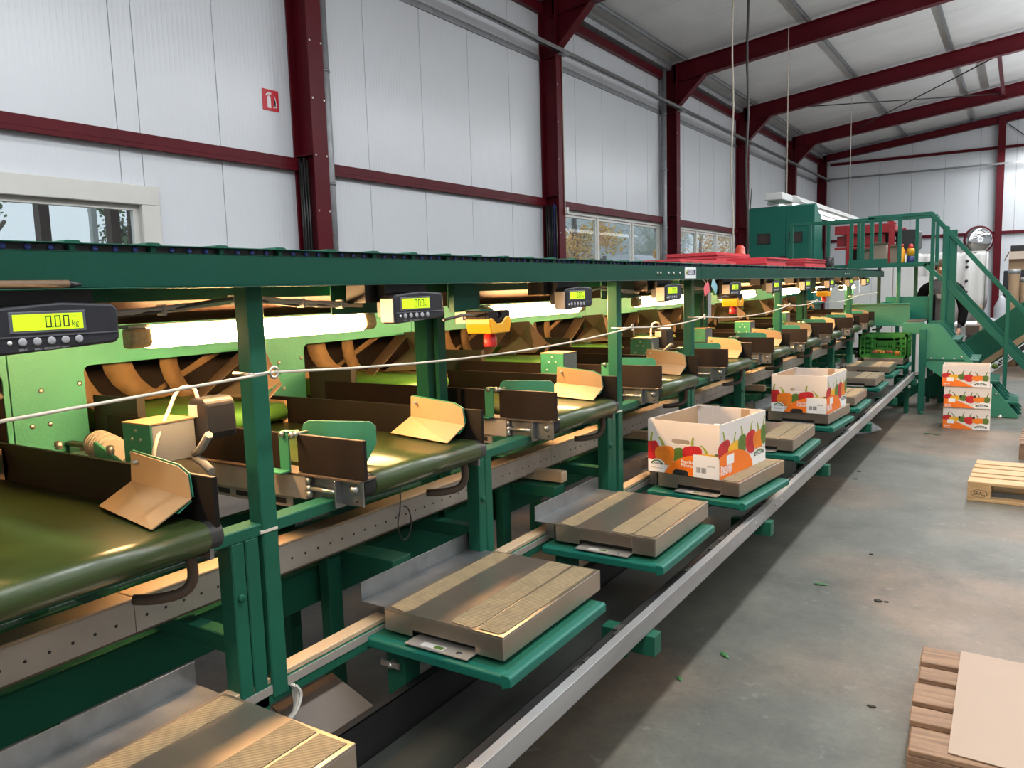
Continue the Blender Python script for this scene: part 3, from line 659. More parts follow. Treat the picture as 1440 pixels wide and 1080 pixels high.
MB().box(-2.72, -1.795, Y0, Y0+0.012, 1.0955, 1.203).build('near_guard', 'hdpe2', dc, bevel=0.0015)
MB().box(-1.735, -1.475, Y0-0.012, Y0+0.0, 1.097, 1.207).build('near_end_guard', 'hdpe2', dc, bevel=0.0015)
MB().box(-2.70, -1.505, Y0+0.585, Y0+0.598, 1.05, 1.203).build('far_guard', 'hdpe', dc, bevel=0.0015)
MB().box(-2.2, -1.55, Y0+0.60, Y0+0.625, 1.03, 1.075).build('far_side_frame', 'alumatte', dc, bevel=0.002)
c = MB().box(-1.795, -1.755, Y0-0.026, Y0-0.020, 1.096, 1.214).box(-1.83, -1.755, Y0-0.06, Y0-0.020, 1.0955, 1.101).box(-1.795, -1.755, Y0-0.026, Y0+0.004, 1.209, 1.214)
c.build('bracket', 'litgreen', dc, bevel=0.001)
c = MB()
for x in (-1.775, -1.735): c.cyl((x, Y0-0.035, 1.207), (x, Y0+0.03, 1.207), 0.005, 6).lathe([(0.009, 0), (0.009, 0.008)], (x, Y0-0.035, 1.207), 6, ax='y').lathe([(0.009, 0), (0.009, 0.008)], (x, Y0-0.018, 1.207), 6, ax='y')
c.build('hinge_bolts', 'bolt', dc)
ya, yb = Y0+0.035, Y0+0.135
def dfl(t, z): return (-1.765+0.20*t, ya+(yb-ya)*t, z)
MB().plate([dfl(0, 1.205), dfl(0.03, 1.228), dfl(0.10, 1.237), dfl(0.93, 1.232), dfl(1, 1.218), dfl(1, 1.165), dfl(0.86, 1.112), dfl(0.05, 1.112)], 0.004).build('deflector', 'litgreen', dc, bevel=0.001)
yf = Y0+0.572
dz = -0.0
fa = [(-1.800, yf+0.004, 1.238), (-1.61, yf-0.002, 1.222), (-1.572, yf-0.004, 1.206), (-1.562, yf-0.006, 1.152), (-1.803, yf+0.002, 1.166)]
fb = [(-1.803, yf+0.002, 1.166), (-1.562, yf-0.006, 1.152), (-1.560, yf-0.108, 1.109), (-1.846, yf-0.060, 1.114)]
MB().plate(fa, 0.003).plate(fb[:3], 0.003).plate([fb[0], fb[2], fb[3]], 0.003).build('flap', 'tan', dc)
MB().plate([(p[0], p[1]+0.006, p[2]+0.003) for p in fa], 0.003).plate([(-1.80, yf+0.004, 1.16), (-1.564, yf-0.002, 1.147), (-1.562, yf-0.04, 1.127), (-1.855, yf-0.035, 1.112)], 0.002).build('flap_backing', 'litgreen', dc)
c = MB().cyl((-1.775, yf-0.01, 1.216), (-1.775, yf+0.04, 1.216), 0.006, 6).box(-1.80, -1.755, yf+0.03, yf+0.036, 1.10, 1.225)
c.build('flap_hinge', 'bolt', dc)
MB().tube(cr([(-1.56, Y0+0.55, 1.03), (-1.56, Y0+0.556, 0.985), (-1.565, Y0+0.55, 0.955), (-1.58, Y0+0.53, 0.938), (-1.62, Y0+0.495, 0.930), (-1.66, Y0+0.47, 0.930)], 3), 0.0125, 8).build('hose', 'hose', dc)
WHICH = ['cut by the left edge', 'behind the first tall post', 'below the first emergency stop', 'right behind the second tall post', 'just past the third tall post', 'behind the first open pepper carton', 'behind the second open pepper carton', 'before the fifth tall post', 'beside the last small scales', 'beside the green crate', 'at the far end of the line']
for k in range(-2, 10):
    i = k+1
    lab = '%s green-belted discharge conveyor, %s' % (NTH[i].capitalize() if i >= 0 else '', WHICH[i]) if i >= 0 else 'discharge conveyor outside the left edge, next to the nearest one'
    if k == 0: tag(dc, lab); continue
    if k == -2: continue
    copy_tree(dc, (-2.1, Y0+0.3+PT*k, 1.0), lab)

# ---------------------------------------------------------------- drive boxes between the conveyors
def drive_box(y, x, z, cap, lab):
    t = thing('drive_box', lab, 'drive box', (x, y, z), 'drive boxes between the conveyors')
    MB().box(x-0.065, x+0.065, y, y+0.006, z, z+0.115).build('front_plate', 'litgreen', t, bevel=0.001)
    MB().box(x-0.06, x+0.065, y+0.006, y+0.14, z+0.002, z+0.112).build('housing', 'grey', t, bevel=0.002)
    MB().box(x-0.066, x+0.066, y-0.001, y+0.142, z+0.1125, z+0.1165).build('lid', 'tan', t)
    c = MB()
    for (dx, dz) in ((0, 0.095), (-0.03, 0.03), (0.035, 0.03), (-0.02, 0.07), (0.02, 0.07)): c.lathe([(0.005, 0), (0.005, -0.003)], (x+dx, y, z+dz), 8, ax='y')
    c.build('screws', 'bolt', t)
    if cap:
        MB().prism([(x+0.03, z+0.05), (x+0.115, z+0.05), (x+0.12, z+0.07), (x+0.115, z+0.155), (x+0.10, z+0.17), (x+0.045, z+0.17), (x+0.03, z+0.155)], 'y', y+0.145, y+0.245).build('black_cover', 'plas', t, bevel=0.008, seg=2)
        MB().box(x+0.035, x+0.075, y+0.1435, y+0.1448, z+0.115, z+0.15).build('rating_label', 'cardwhite', t)
        MB().tube(cr([(x+0.06, y+0.16, z+0.165), (x+0.055, y+0.15, z+0.20), (x+0.03, y+0.12, z+0.195), (x+0.035, y+0.08, z+0.14), (x+0.08, y+0.0, z+0.05), (x+0.10, y-0.01, z-0.03), (x+0.17, y-0.02, z-0.09), (x+0.24, y+0.0, z-0.16)]), 0.006, 6).build('cord', 'cable', t)
        for (za, zb) in ((0.01, 0.075), (-0.0, -0.03)):
            MB().tube([(x+0.07, y+0.13, z+za), (x+0.10, y+0.13, z+za+(zb-za)*0.3), (x+0.155, y+0.12, z+zb)], 0.012, 6).build('clamp_lever', 'grey', t, bevel=0.0)
    return t
MID = ['by the nearest conveyor', '', '', '', '', '']
for (y, x, z, cap, lab) in ((1.25, -2.055, 1.147, True, 'large green fronted drive box with black cover and clamp levers beside the nearest conveyor'),
                            (3.40, -1.955, 1.165, False, 'green drive box with keyhole screw, no cover, behind the third flap'),
                            (4.42, -1.925, 1.170, True, 'dark green drive box with white labelled cover between second and third tall posts'),
                            (5.45, -1.94, 1.172, False, 'bright green drive box just under the second emergency stop'),
                            (6.55, -1.94, 1.165, False, 'darker green drive box right behind the fourth tall post'),
                            (7.75, -1.94, 1.19, False, 'small bright green drive box under the third emergency stop')):
    drive_box(y, x, z, cap, lab)
mo = thing('drive_motor', 'ribbed grey motor with green arm behind the nearest black guard, under the left display', 'motor', (-2.4, 1.25, 1.10))
c = MB().cyl((-2.46, 1.36, 1.155), (-2.26, 1.30, 1.155), 0.038, 14)
for i in range(6): c.cyl((-2.42+0.025*i, 1.348-0.0075*i, 1.155), (-2.412+0.025*i, 1.3456-0.0075*i, 1.155), 0.046, 14)
c.build('ribbed_body', 'alumatte', mo)
MB().plate([(-2.30, 1.262, 1.19), (-2.13, 1.24, 1.15), (-2.13, 1.24, 1.105), (-2.30, 1.262, 1.125)], 0.01).build('arm', 'litgreen', mo, bevel=0.002)
c = MB()
for (x, z) in ((-2.16, 1.128), (-2.17, 1.18), (-2.45, 1.17), (-2.45, 1.13)): c.lathe([(0.014, 0), (0.014, -0.012), (0.007, -0.014)], (x, 1.244, z), 8, ax='y')
c.build('bolts', 'bolt', mo)
MB().box(-2.60, -2.13, 1.245, 1.40, 1.05, 1.112).build('base', 'galv', mo, bevel=0.003)
for k in range(0, 9):
    y = 1.46+PT*k
    t = thing('belt_tensioner', 'zinc plated tensioner block at the back panel, %s of the row' % NTH[k], 'tensioner', (-2.6, y, 1.1), 'tensioners at the back panel')
    MB().box(-2.84, -2.50, y, y+0.03, 1.10, 1.109).build('cover', 'brownplate', t)
    MB().box(-2.80, -2.73, y-0.01, y+0.03, 1.03, 1.099).build('block', 'galv', t, bevel=0.002)
    MB().box(-2.69, -2.61, y-0.012, y-0.004, 1.02, 1.095).build('cheek', 'bolt', t, bevel=0.002)
    MB().lathe([(0.018, 0), (0.018, -0.008), (0.009, -0.012)], (-2.65, y-0.012, 1.06), 8, ax='y').lathe([(0.012, 0), (0.012, -0.02)], (-2.74, y-0.01, 1.07), 6, ax='y').build('bolt', 'bolt', t)
    MB().cyl((-2.60, y+0.012, 1.06), (-2.52, y+0.012, 1.06), 0.028, 12).build('drum', 'brownplate', t)

# ---------------------------------------------------------------- tube lamps under the canopy
LX, LY, LZ, LP_ = -1.93, 1.172, 1.475, 1.59
lp = thing('tube_lamp', 'warm glowing tube lamp behind the first tall post', 'lamp', (LX, LY, LZ), 'tube lamps under the canopy')
def lens(y0, y1, e=0.0): return MB().prism([(LX-0.028+e, LZ+e), (LX+0.012, LZ+e), (LX+0.030-e, LZ+0.016), (LX+0.024-e, LZ+0.054), (LX-0.028+e, LZ+0.054)], 'y', y0, y1)
lens(LY+0.062, LY+0.853).build('glowing_tube', 'tube', lp)
for a, b in ((LY, LY+0.060), (LY+0.855, LY+0.915)): lens(a, b, 0.002).build('clear_end', 'tubeend', lp, bevel=0.008, seg=2)
MB().box(LX-0.042, LX+0.016, LY-0.004, LY+0.919, LZ+0.0545, LZ+0.063).build('lamp_base', 'grey', lp)
LL = ['x', 'warm glowing tube lamp right of the first emergency stop, under the third display', 'warm glowing tube lamp between the second and third tall posts', 'warm glowing tube lamp seen before the fourth tall post', 'warm glowing tube lamp seen just past the fourth tall post', 'second farthest warm glowing tube lamp near the third emergency stop', 'farthest warm glowing tube lamp near the end of the line']
for k in range(-1, 7):
    if k == 0: continue
    copy_tree(lp, (LX, LY+LP_*k, LZ), LL[k] if k > 0 else 'warm tube lamp at the left edge beyond the nearest display')
# ================================================================ TAKE-AWAY TROUGH
tr = thing('takeaway_conveyor', 'low black take-away conveyor trough with grey edge rail along the aisle', 'conveyor', (-1.25, 5, 0))
YT = 10.45
MB().box(-1.47, -1.25, -1.0, YT, 0.300, 0.318).build('belt', 'takebelt', tr)
MB().box(-1.485, -1.475, -1.0, YT, 0.28, 0.44).box(-1.50, -1.475, -1.0, YT, 0.436, 0.442).build('inner_wall', 'black', tr)
MB().prism([(-1.245, 0.30), (-1.085, 0.470), (-1.085, 0.476), (-1.093, 0.476), (-1.253, 0.306)], 'y', -1.0, YT).build('outer_wall', 'black', tr)
MB().box(-1.085, -1.045, -1.0, YT, 0.468, 0.476).build('top_ledge', 'black', tr)
for a, b in ((-1.0, 3.62), (3.624, YT)):
    MB().box(-1.036, -1.030, a, b, 0.418, 0.482).box(-1.06, -1.03, a, b, 0.479, 0.4835).box(-1.06, -1.03, a, b, 0.4175, 0.421).build('edge_rail', 'rail', tr, bevel=0.001)
for i in range(5): MB().lathe([(0.007, 0), (0.007, 0.003), (0.003, 0.004)], (-1.03, 3.72+0.12*i, 0.45), 8, ax='x').build('bolt', 'bolt', tr)
MB().box(-1.46, -1.26, -1.0, YT, 0.26, 0.275).build('return_belt', 'takebelt', tr)
for y in (1.0, 2.42, 3.9, 5.3, 7.0, 8.6, 10.3):
    MB().box(-1.5, -1.27, y-0.025, y+0.025, 0.22, 0.258).box(-1.20, -1.0, y-0.03, y+0.03, 0.345, 0.4165).box(-1.27, -1.19, y-0.012, y+0.012, 0.23, 0.29).plate([(-1.27, y-0.01, 0.235), (-1.19, y-0.01, 0.345), (-1.12, y-0.01, 0.345), (-1.27, y-0.01, 0.22)], 0.02).build('cross_bracket', 'green', tr, bevel=0.002)
for y in (0.0, 3.0, 6.2, 8.9, 10.35):
    xo = -1.105 if y > 10 else -1.40
    MB().box(-1.50, -1.45, y-0.025, y+0.025, 0.02, 0.26).box(xo-0.025, xo+0.025, y-0.025, y+0.025, 0.02, 0.30 if y > 10 else 0.258).box(-1.49, -1.13 if y > 10 else -1.38, y-0.02, y+0.02, 0.22, 0.255).lathe([(0.02, 0), (0.02, 0.015), (0.008, 0.02)], (xo, y, 0), 10).lathe([(0.02, 0), (0.02, 0.015), (0.008, 0.02)], (-1.475, y, 0), 10).build('leg', 'green', tr, bevel=0.002)
for i, y in enumerate((0.35, 1.33, 2.36, 3.30, 4.3, 5.4, 6.4)):
    MB().plate([(-1.66, y, 0.50), (-1.66, y+0.22, 0.50), (-1.475, y+0.27, 0.375), (-1.475, y+0.03, 0.375)], 0.005).build('infeed_plate', 'brownplate', tr)
c = MB()
for i in range(60):
    y = random.uniform(0.8, 9.0); x = random.uniform(-1.08, -1.05); s_ = random.uniform(0.004, 0.012)
    c.box(x-s_, x+s_, y-s_*2, y+s_*2, 0.476, 0.476+s_*0.5)
tag(c.build('crumbs', 'dirt', tr), kind='stuff')

# ================================================================ SCALES ON TRAYS
SW, SD = 0.425, 0.585
def make_tray(x, y, lab):
    t = thing('tray_support', lab, 'tray', (x, y, 0.545), 'green trays carrying the scales')
    x0, x1, y0, y1 = x-SW-0.04, x+0.045, y-0.04, y+0.53
    MB().box(x0, x1-0.029, y0+0.029, y1, 0.578, 0.586).build('tray_plate', 'green', t, bevel=0.001)
    c = MB()
    ch = [(0, 0), (0.030, 0.012), (0.030, 0.036), (0.022, 0.042), (0, 0.042)]
    c.prism([(x1-0.028+a, 0.545+b) for a, b in ch], 'y', y0-0.002, y1)
    c.prism([(y0+0.028-a, 0.545+b) for a, b in ch], 'x', x0, x1-0.0275)
    c.build('rounded_lip', 'hoodgreen', t, bevel=0.002)
    MB().box(x0+0.03, x0+0.10, y0+0.05, y0+0.12, 0.36, 0.577).box(x0-0.0, x0+0.2, y0+0.06, y0+0.11, 0.555, 0.577).build('support_post', 'green', t, bevel=0.002)
    MB().lathe([(0.012, 0), (0.012, -0.02), (0.006, -0.03)], (x0+0.065, y0+0.05, 0.50), 8, ax='y').box(x0+0.03, x0+0.10, y0+0.024, y0+0.030, 0.495, 0.512).build('wing_screw', 'bolt', t)
    c = MB().box(x0-0.06, x0+0.045, y0+0.05, y0+0.62, 0.664, 0.667).box(x0-0.062, x0-0.060, y0+0.05, y0+0.62, 0.664, 0.725).plate([(x0-0.061, y0+0.05, 0.665), (x0-0.061, y0+0.075, 0.725), (x0-0.063, y0+0.075, 0.725), (x0-0.063, y0+0.05, 0.665)], 0.001)
    c.box(x0-0.04, x0+0.0, y0+0.10, y0+0.14, 0.586, 0.664).box(x0-0.04, x0+0.0, y0+0.5, y0+0.54, 0.586, 0.664)
    c.build('galvanised_stop', 'galv', t, bevel=0.001)
    return t
def make_scale(x, y, lab):
    t = thing('platform_scale', lab, 'scale', (x-SW/2, y+SD/2, 0.586), 'platform scales on green trays')
    x0, x1, y0, y1 = x-SW, x, y, y+SD
    c = MB().box(x0, x1, y0, y1, 0.664, 0.670)
    th = 0.003; zb = 0.602
    c.box(x1-th, x1, y0, y1, zb, 0.664).box(x0, x0+th, y0, y1, zb, 0.664).box(x0+th, x1-th, y1-th, y1, zb, 0.664)
    a, b = x0+0.105, x1-0.095
    c.box(x0+th, a, y0, y0+th, zb, 0.664).box(b, x1-th, y0, y0+th, zb, 0.664).box(a, b, y0, y0+th, zb+0.020, 0.664)
    c.build('platter', 'steel', t, bevel=0.0025, seg=2)
    for (sa, sb, n) in ((0.012, 0.088, 0), (0.235, 0.325, 1), (0.330, 0.413, 2)):
        e = 0.015*((n*7 % 3)-1)
        MB().plate([(x0+sa+0.006, y0+0.012, 0.6703), (x0+sb-0.01, y0+0.006+e*0.3, 0.6703), (x0+sb, y0+0.03, 0.6703), (x0+sb-0.002, y1-0.012, 0.6703), (x0+sa+0.004, y1-0.006-abs(e)*0.5, 0.6703), (x0+sa, y0+0.04, 0.6703)], 0.0016).build('grip_strip', 'grip', t)
    MB().box(x0+0.02, x1-0.02, y0+0.03, y1-0.02, 0.600, 0.640).build('base', 'black', t)
    p = MB().box(a+0.0, b-0.004, y0-0.035, y0+0.06, 0.594, 0.599).build('level_tab', 'alumatte', t, bevel=0.001)
    MB().box(a+0.05, a+0.13, y0-0.028, y0-0.004, 0.5992, 0.5996).build('type_label', 'cardwhite', p)
    MB().box(a+0.095, a+0.125, y0-0.024, y0-0.008, 0.5997, 0.5999).build('seal', 'prtgreen', p)
    MB().lathe([(0.009, 0), (0.009, 0.001), (0.0, 0.0012)], (b-0.045, y0-0.015, 0.599), 12).build('bubble_level', 'galv', p)
    for fx in (x0+0.05, x1-0.05):
        for fy in (y0+0.06, y1-0.06): MB().lathe([(0.018, 0), (0.018, 0.006), (0.010, 0.016)], (fx, fy, 0.5862), 10).build('foot', 'rubber', t)
    return t
SC_Y = (0.527, 1.682, 2.648, 3.60, 4.745, 5.76, 6.70, 8.02, 9.15, 10.15)
SC_X = (-1.133, -1.139, -1.10, -1.075, -1.10, -1.10, -1.085, -1.12, -1.15, -1.13)
SL = ['cut by the bottom edge of the photo', 'empty, with a curled front mat corner', 'empty, before the nearer open carton', 'turned slightly, under the nearest open pepper carton', 'empty, between the two open pepper cartons', 'turned slightly, under the farther open pepper carton', 'empty, just behind the farther open carton', 'empty, third before the green crate', 'empty, right in front of the green crate', 'holding the green slatted crate']
for i, (x, y) in enumerate(zip(SC_X, SC_Y)):
    tt = make_tray(x, y, '%s green lipped tray with galvanised stop, under the scale that is %s' % (NTH[i], SL[i].replace(', ', ' and ').split(' and ')[0] if i in (0, 9) else SL[i].split(',')[0]))
    ss = make_scale(x, y, '%s stainless platform scale, %s' % (NTH[i], SL[i]))
    tt['label'] = '%s green tray with rounded lip, carrying the %s scale from the camera' % (NTH[i].capitalize(), ['first', 'second', 'third', 'fourth', 'fifth', 'sixth', 'seventh', 'eighth', 'ninth', 'tenth'][i])
    if i in (3, 5):
        for o in (tt, ss):
            piv = Vector((x, y, 0)); a = math.radians(-6 if i == 3 else -4); d = Vector(o.location)-piv
            o.location = piv+Matrix.Rotation(a, 3, 'Z') @ d; o.rotation_euler = (0, 0, a)

# ================================================================ WEIGHT DISPLAYS, STOPS, CORD, TAGS
dp = thing('weight_display', 'x', 'display', (-1.545, 0.806, 1.50), 'weight displays under the beam')
yc, z0, z1 = 0.806, 1.508, 1.602; y0, y1 = yc-0.122, yc+0.112; xf = -1.535
c = MB().prism([(y0+0.004, z0), (y1-0.01, z0+0.010), (y1, z0+0.02), (y1, z1-0.016), (y1-0.01, z1-0.006), (yc, z1), (y0+0.01, z1-0.008), (y0, z1-0.018)], 'x', xf-0.052, xf)
c.build('body', 'plas', dp, bevel=0.005, seg=2)
MB().box(xf-0.001, xf+0.0016, y0+0.026, y0+0.166, z0+0.038, z1-0.016).build('bezel', 'plas2', dp, bevel=0.001)
MB().box(xf+0.0016, xf+0.0022, y0+0.032, y0+0.160, z0+0.043, z1-0.021).build('screen', 'screen', dp)
c = MB(); sx = xf+0.0026; gh = 0.022; gw = 0.0115; th = 0.0025
def seg0(yb, zb):
    for (a, b, e, f) in ((0, th, 0, gh), (gw-th, gw, 0, gh), (0, gw, 0, th), (0, gw, gh-th, gh)):
        c.add([(sx, yb+a, zb+e), (sx, yb+b, zb+e), (sx, yb+b, zb+f), (sx, yb+a, zb+f)], [(0, 1, 2, 3)])
bz = z0+0.0475
for yb in (y0+0.089, y0+0.106, y0+0.122): seg0(yb, bz)
c.add([(sx, y0+0.1015, bz), (sx, y0+0.1038, bz), (sx, y0+0.1038, bz+0.0022), (sx, y0+0.1015, bz+0.0022)], [(0, 1, 2, 3)])
c.text('kg', (sx, y0+0.137, bz+0.001), (0, 1, 0), (0, 0, 1), 0.016)
c.add([(sx, y0+0.137, bz+0.0195), (sx, y0+0.148, bz+0.0195), (sx, y0+0.148, bz+0.020), (sx, y0+0.137, bz+0.020)], [(0, 1, 2, 3)])
c.build('digits', 'lcdink', dp, rec=False)
MB().box(xf-0.001, xf+0.002, y0+0.006, y1-0.004, z0+0.031, z0+0.0335).build('ridge', 'plas2', dp)
for k in range(5): MB().lathe([(0.0076, 0), (0.0076, 0.002), (0.005, 0.003)], (xf, y0+0.046+0.026*k, z0+0.0225), 12, ax='x').build('button', 'btn', dp)
MB().lathe([(0.004, 0), (0.004, 0.002)], (xf, y0+0.024, z0+0.0225), 10, ax='x').build('power_light', 'white', dp)
c = MB()
for k, w in enumerate(('ZERO', 'TARE', 'GROSS/NET', 'PRINT')): c.text(w, (xf+0.0006, y0+0.046+0.026*k, z0+0.0065), (0, 1, 0), (0, 0, 1), 0.0058, 0, 0, 'CENTER')
c.build('button_lettering', 'btn', dp, rec=False)
MB().box(xf-0.085, xf-0.052, y0+0.02, y1-0.02, z0+0.02, z1+0.024).box(xf-0.16, xf-0.085, y0-0.03, y0+0.11, z1-0.03, z1+0.022).build('hanger', 'black', dp)
MB().box(xf-0.05, xf-0.004, y0-0.004, y0+0.0, z0+0.006, z1-0.02).build('side_plate', 'alumatte', dp)
DY = (0.806, 1.880, 2.915, 3.970, 5.045, 6.06, 7.09, 8.11, 9.15, 10.2)
DLAB = ['at the left edge above the glowing lamp', 'left of the first emergency stop', 'before the second tall post', 'just before the third tall post', 'above the second emergency stop', 'before the fourth tall post', 'just past the fourth tall post', 'above the third emergency stop', 'before the fifth tall post', 'last under the beam end']
for i, y in enumerate(DY):
    lab = '%s dark weight display with lime screen, %s' % (NTH[i].capitalize(), DLAB[i])
    if i == 0: tag(dp, lab)
    else: copy_tree(dp, (-1.545, y, 1.50+0.002*i), lab)
es = thing('emergency_stop', 'amber and black emergency stop with red button beside the second nearest display', 'emergency stop', (-1.53, 2.24, 1.45), 'emergency stops under the beam')
c = MB().ring((2.175, 2.305, 1.492, 1.532), (2.22, 2.25, 1.505, 1.527), 0.009, 'x', -1.50, -1.488)
c.box(-1.585, -1.50, 2.175, 2.305, 1.492, 1.532).build('black_housing', 'hdpe2', es, bevel=0.003)
MB().lathe([(0.011, 0), (0.011, 0.004), (0.008, 0.006)], (-1.4995, 2.235, 1.516), 14, ax='x').build('knockout', 'plas', es)
MB().prism([(2.174, 1.506), (2.174, 1.488), (2.186, 1.455), (2.296, 1.455), (2.306, 1.488), (2.306, 1.508), (2.285, 1.512), (2.27, 1.506), (2.25, 1.488), (2.22, 1.488), (2.20, 1.502), (2.19, 1.508)], 'x', -1.586, -1.485).build('amber_cover', 'yellow', es, bevel=0.003)
MB().lathe([(0.012, 1.455), (0.012, 1.450), (0.0225, 1.448), (0.0235, 1.412), (0.021, 1.408), (0.0, 1.407)], (-1.535, 2.245, 0), 16).build('red_button', 'redplas', es)
MB().box(-1.64, -1.62, 2.16, 2.30, 1.53, 1.628).box(-1.62, -1.54, 2.2, 2.28, 1.531, 1.536).build('bracket', 'green', es)
MB().tube([(-1.54, 2.17, 1.515), (-1.54, 2.10, 1.522), (-1.56, 2.02, 1.51)], 0.005, 6).build('cable', 'darkcable', es)
for y, l in ((4.98, 'amber emergency stop with red button, second along the line'), (7.72, 'farthest amber emergency stop with red button, by the fifth post')): copy_tree(es, (-1.53, y, 1.45), l)
# pull cord through eye bolts
pc = thing('pull_cord', 'pale pull cord strung along the posts through ring bolts', 'cord', (-1.52, 5, 1.4))
HK = [(0.15, 1.378), (0.672, 1.394), (1.29, 1.418), (3.40, 1.409), (4.40, 1.413), (6.38, 1.417), (7.36, 1.423), (9.40, 1.422), (10.9, 1.43)]
for (a, b) in zip(HK[:-1], HK[1:]):
    pts = []
    for i in range(9):
        t = i/8; pts.append((-1.52, a[0]+(b[0]-a[0])*t, a[1]+(b[1]-a[1])*t-(0.035 if 3 < b[0] < 10 and a[0] > 1.2 else 0)*4*t*(1-t)*min(1, (b[0]-a[0])/2)))
    MB().tube(pts, 0.0038, 6).build('cord_span', 'rope', pc)
for (y, z) in HK[2:8]:
    c = MB(); R_ = 0.013
    c.tube([(-1.52+0.0, y+R_*math.cos(a), z+R_*math.sin(a)) for a in [2*math.pi*i/14 for i in range(15)]], 0.0036, 6, cap=False).cyl((-1.52, y-R_, z), (-1.52, y-0.06, z), 0.0045, 6).cyl((-1.52, y-0.055, z), (-1.60, y-0.055, z), 0.0045, 6)
    c.build('eye_bolt', 'bolt', pc)
# cable bundle
cb = thing('cable_bundle', 'grey cable bundle tied under the top beam between the displays', 'cables', (-1.70, 1.6, 1.6))
for k in range(4):
    for (a, b) in ((0.92, 1.80), (2.98, 3.90), (4.0, 4.95)):
        pts = [(-1.70+0.008*math.sin(k*2+i), a+(b-a)*i/10, 1.598-0.028*abs(math.cos(math.pi*i/10))+0.006*math.sin(k*1.7+i*1.1)) for i in range(11)]
        MB().tube(pts, 0.005, 6).build('cable', 'darkcable' if k == 2 else 'cable', cb)
for y in (0.95, 1.12, 1.32, 1.55, 1.70):
    z = 1.598-0.028*abs(math.cos(math.pi*(y-0.92)/0.88)); MB().box(-1.713, -1.687, y, y+0.008, z-0.013, z+0.013).build('cable_tie', 'cable', cb)
for k, y in enumerate((1.305, 3.41)):
    MB().box(-1.647, -1.593, y-0.027, y+0.027, 1.005, 1.012).build('cable_tie', 'rope', cb)
c = MB()
cc = thing('floor_cables', 'white and grey cables hanging from the foot of the first tall post', 'cables', (-1.62, 1.33, 0.4))
for k in range(4): MB().tube(cr([(-1.61+0.010*k, 1.345, 0.575), (-1.600+0.010*k, 1.352, 0.545), (-1.598+0.010*k, 1.350-0.012*k, 0.50), (-1.62, 1.33-0.025*k, 0.455)]), 0.0045, 6).build('cable', 'cable' if k % 2 else 'rope', cc)
wc = thing('loop_cable', 'thin grey cable loop hanging at the perforated rail behind the second scale', 'cable', (-1.79, 1.95, 0.7))
MB().tube([(-1.785, 2.045+0.035*math.sin(a), 0.80+0.06*math.cos(a)) for a in [2*math.pi*i/18 for i in range(17)]]+[(-1.785, 2.03, 0.90), (-1.785, 2.03, 1.03)], 0.0025, 5).build('loop', 'darkcable', wc)
# coloured tags hanging from the beam
for (y, z0, z1, w, m_, lab, rx) in ((4.50, 1.40, 1.545, 0.055, 'grey', 'long pale grey hanging tag under the red and blue tags', 0), (4.44, 1.54, 1.60, 0.09, 'pink', 'pink red paper tag hanging from the beam', 0.35), (4.60, 1.555, 1.61, 0.10, 'teal', 'pale blue paper tag hanging from the beam', -0.5), (9.55, 1.45, 1.60, 0.08, 'prtwhite', 'white tag strip hanging near the far end of the beam', 0.1)):
    t = thing('hanging_tag', lab, 'tag', (-1.525, y, z1), 'tags hanging from the beam')
    MB().plate([(-1.525, y-w/2, z0), (-1.525, y+w/2, z0), (-1.525, y+w/2, z1-0.01), (-1.525, y+w/3, z1), (-1.525, y-w/3, z1), (-1.525, y-w/2, z1-0.01)], 0.0012).build('card', m_, t)
    MB().tube([(-1.5255, y, z1-0.006), (-1.526, y, z1+0.012), (-1.54, y, 1.628)], 0.0012, 4).build('string', 'rope', t)
    t.rotation_euler = (rx, 0, 0)
st = thing('wooden_stick', 'brown wooden stick with dark tip lying on the beam lip at left', 'stick', (-1.538, 0.5, 1.6275))
MB().cyl((-1.538, -0.3, 1.6355), (-1.538, 0.825, 1.6355), 0.008, 10).build('shaft', 'stickwood', st)
MB().cyl((-1.538, 0.825, 1.6355), (-1.538, 0.85, 1.6345), 0.0081, 10, r1=0.003).build('tip', 'black', st)
# guide rail with perforated face
gr = thing('guide_rail', 'lamplit tan topped guide rail with perforated grey face behind the legs', 'rail', (-1.82, 5, 0.79))
for a, b in ((-0.9, 1.05), (1.052, 3.1), (3.102, 5.2), (5.202, 7.3), (7.302, 9.4), (9.402, 11.0)):
    MB().box(-1.87, -1.798, a, b, 0.872, 0.880).build('top_strip', 'woodstrip', gr, bevel=0.002)  # orange lamplight on the rail top put into the strip colour
    c = MB().box(-1.806, -1.800, a, b, 0.790, 0.872)
    n = int((b-a)/0.052)
    for i in range(n): c.lathe([(0.0040, 0), (0.0040, 0.0006)], (-1.800, a+0.03+i*0.052, 0.825), 8, 1, 'x')
    c.build('perforated_face', ['alumatte', 'ink'], gr)
    MB().box(-1.87, -1.806, a, b, 0.782, 0.790).build('bottom_strip', 'brownplate', gr)
# ================================================================ CARTONS
def pepper(c, O, U, V, cx, cy, w, h, m, flip=False):
    pts = []
    for i in range(24):
        a = 2*math.pi*i/24; r = 1-0.07*math.cos(3*a+0.5)
        pts.append((cx+w*0.5*r*math.copysign(abs(math.cos(a))**0.75, math.cos(a)), cy+h*0.5*r*math.copysign(abs(math.sin(a))**0.75, math.sin(a))*(1.0 if math.sin(a) < 0 else 0.92)))
    c.flat(O, U, V, pts, m)
def stem(c, O, U, V, x, y, h, lean, w, m):
    L_ = []; R_ = []
    for i in range(6):
        t = i/5; xx = x+lean*t*t; ww = w*(1.2-0.5*t if i < 5 else 0.9)
        L_.append((xx-ww, y+h*t)); R_.append((xx+ww, y+h*t))
    c.flat(O, U, V, L_+R_[::-1], m)
PM = ['prtred', 'prtorange', 'prtyellow', 'prtgreen', 'prtstem', 'prtband', 'prtwhite', 'ink']
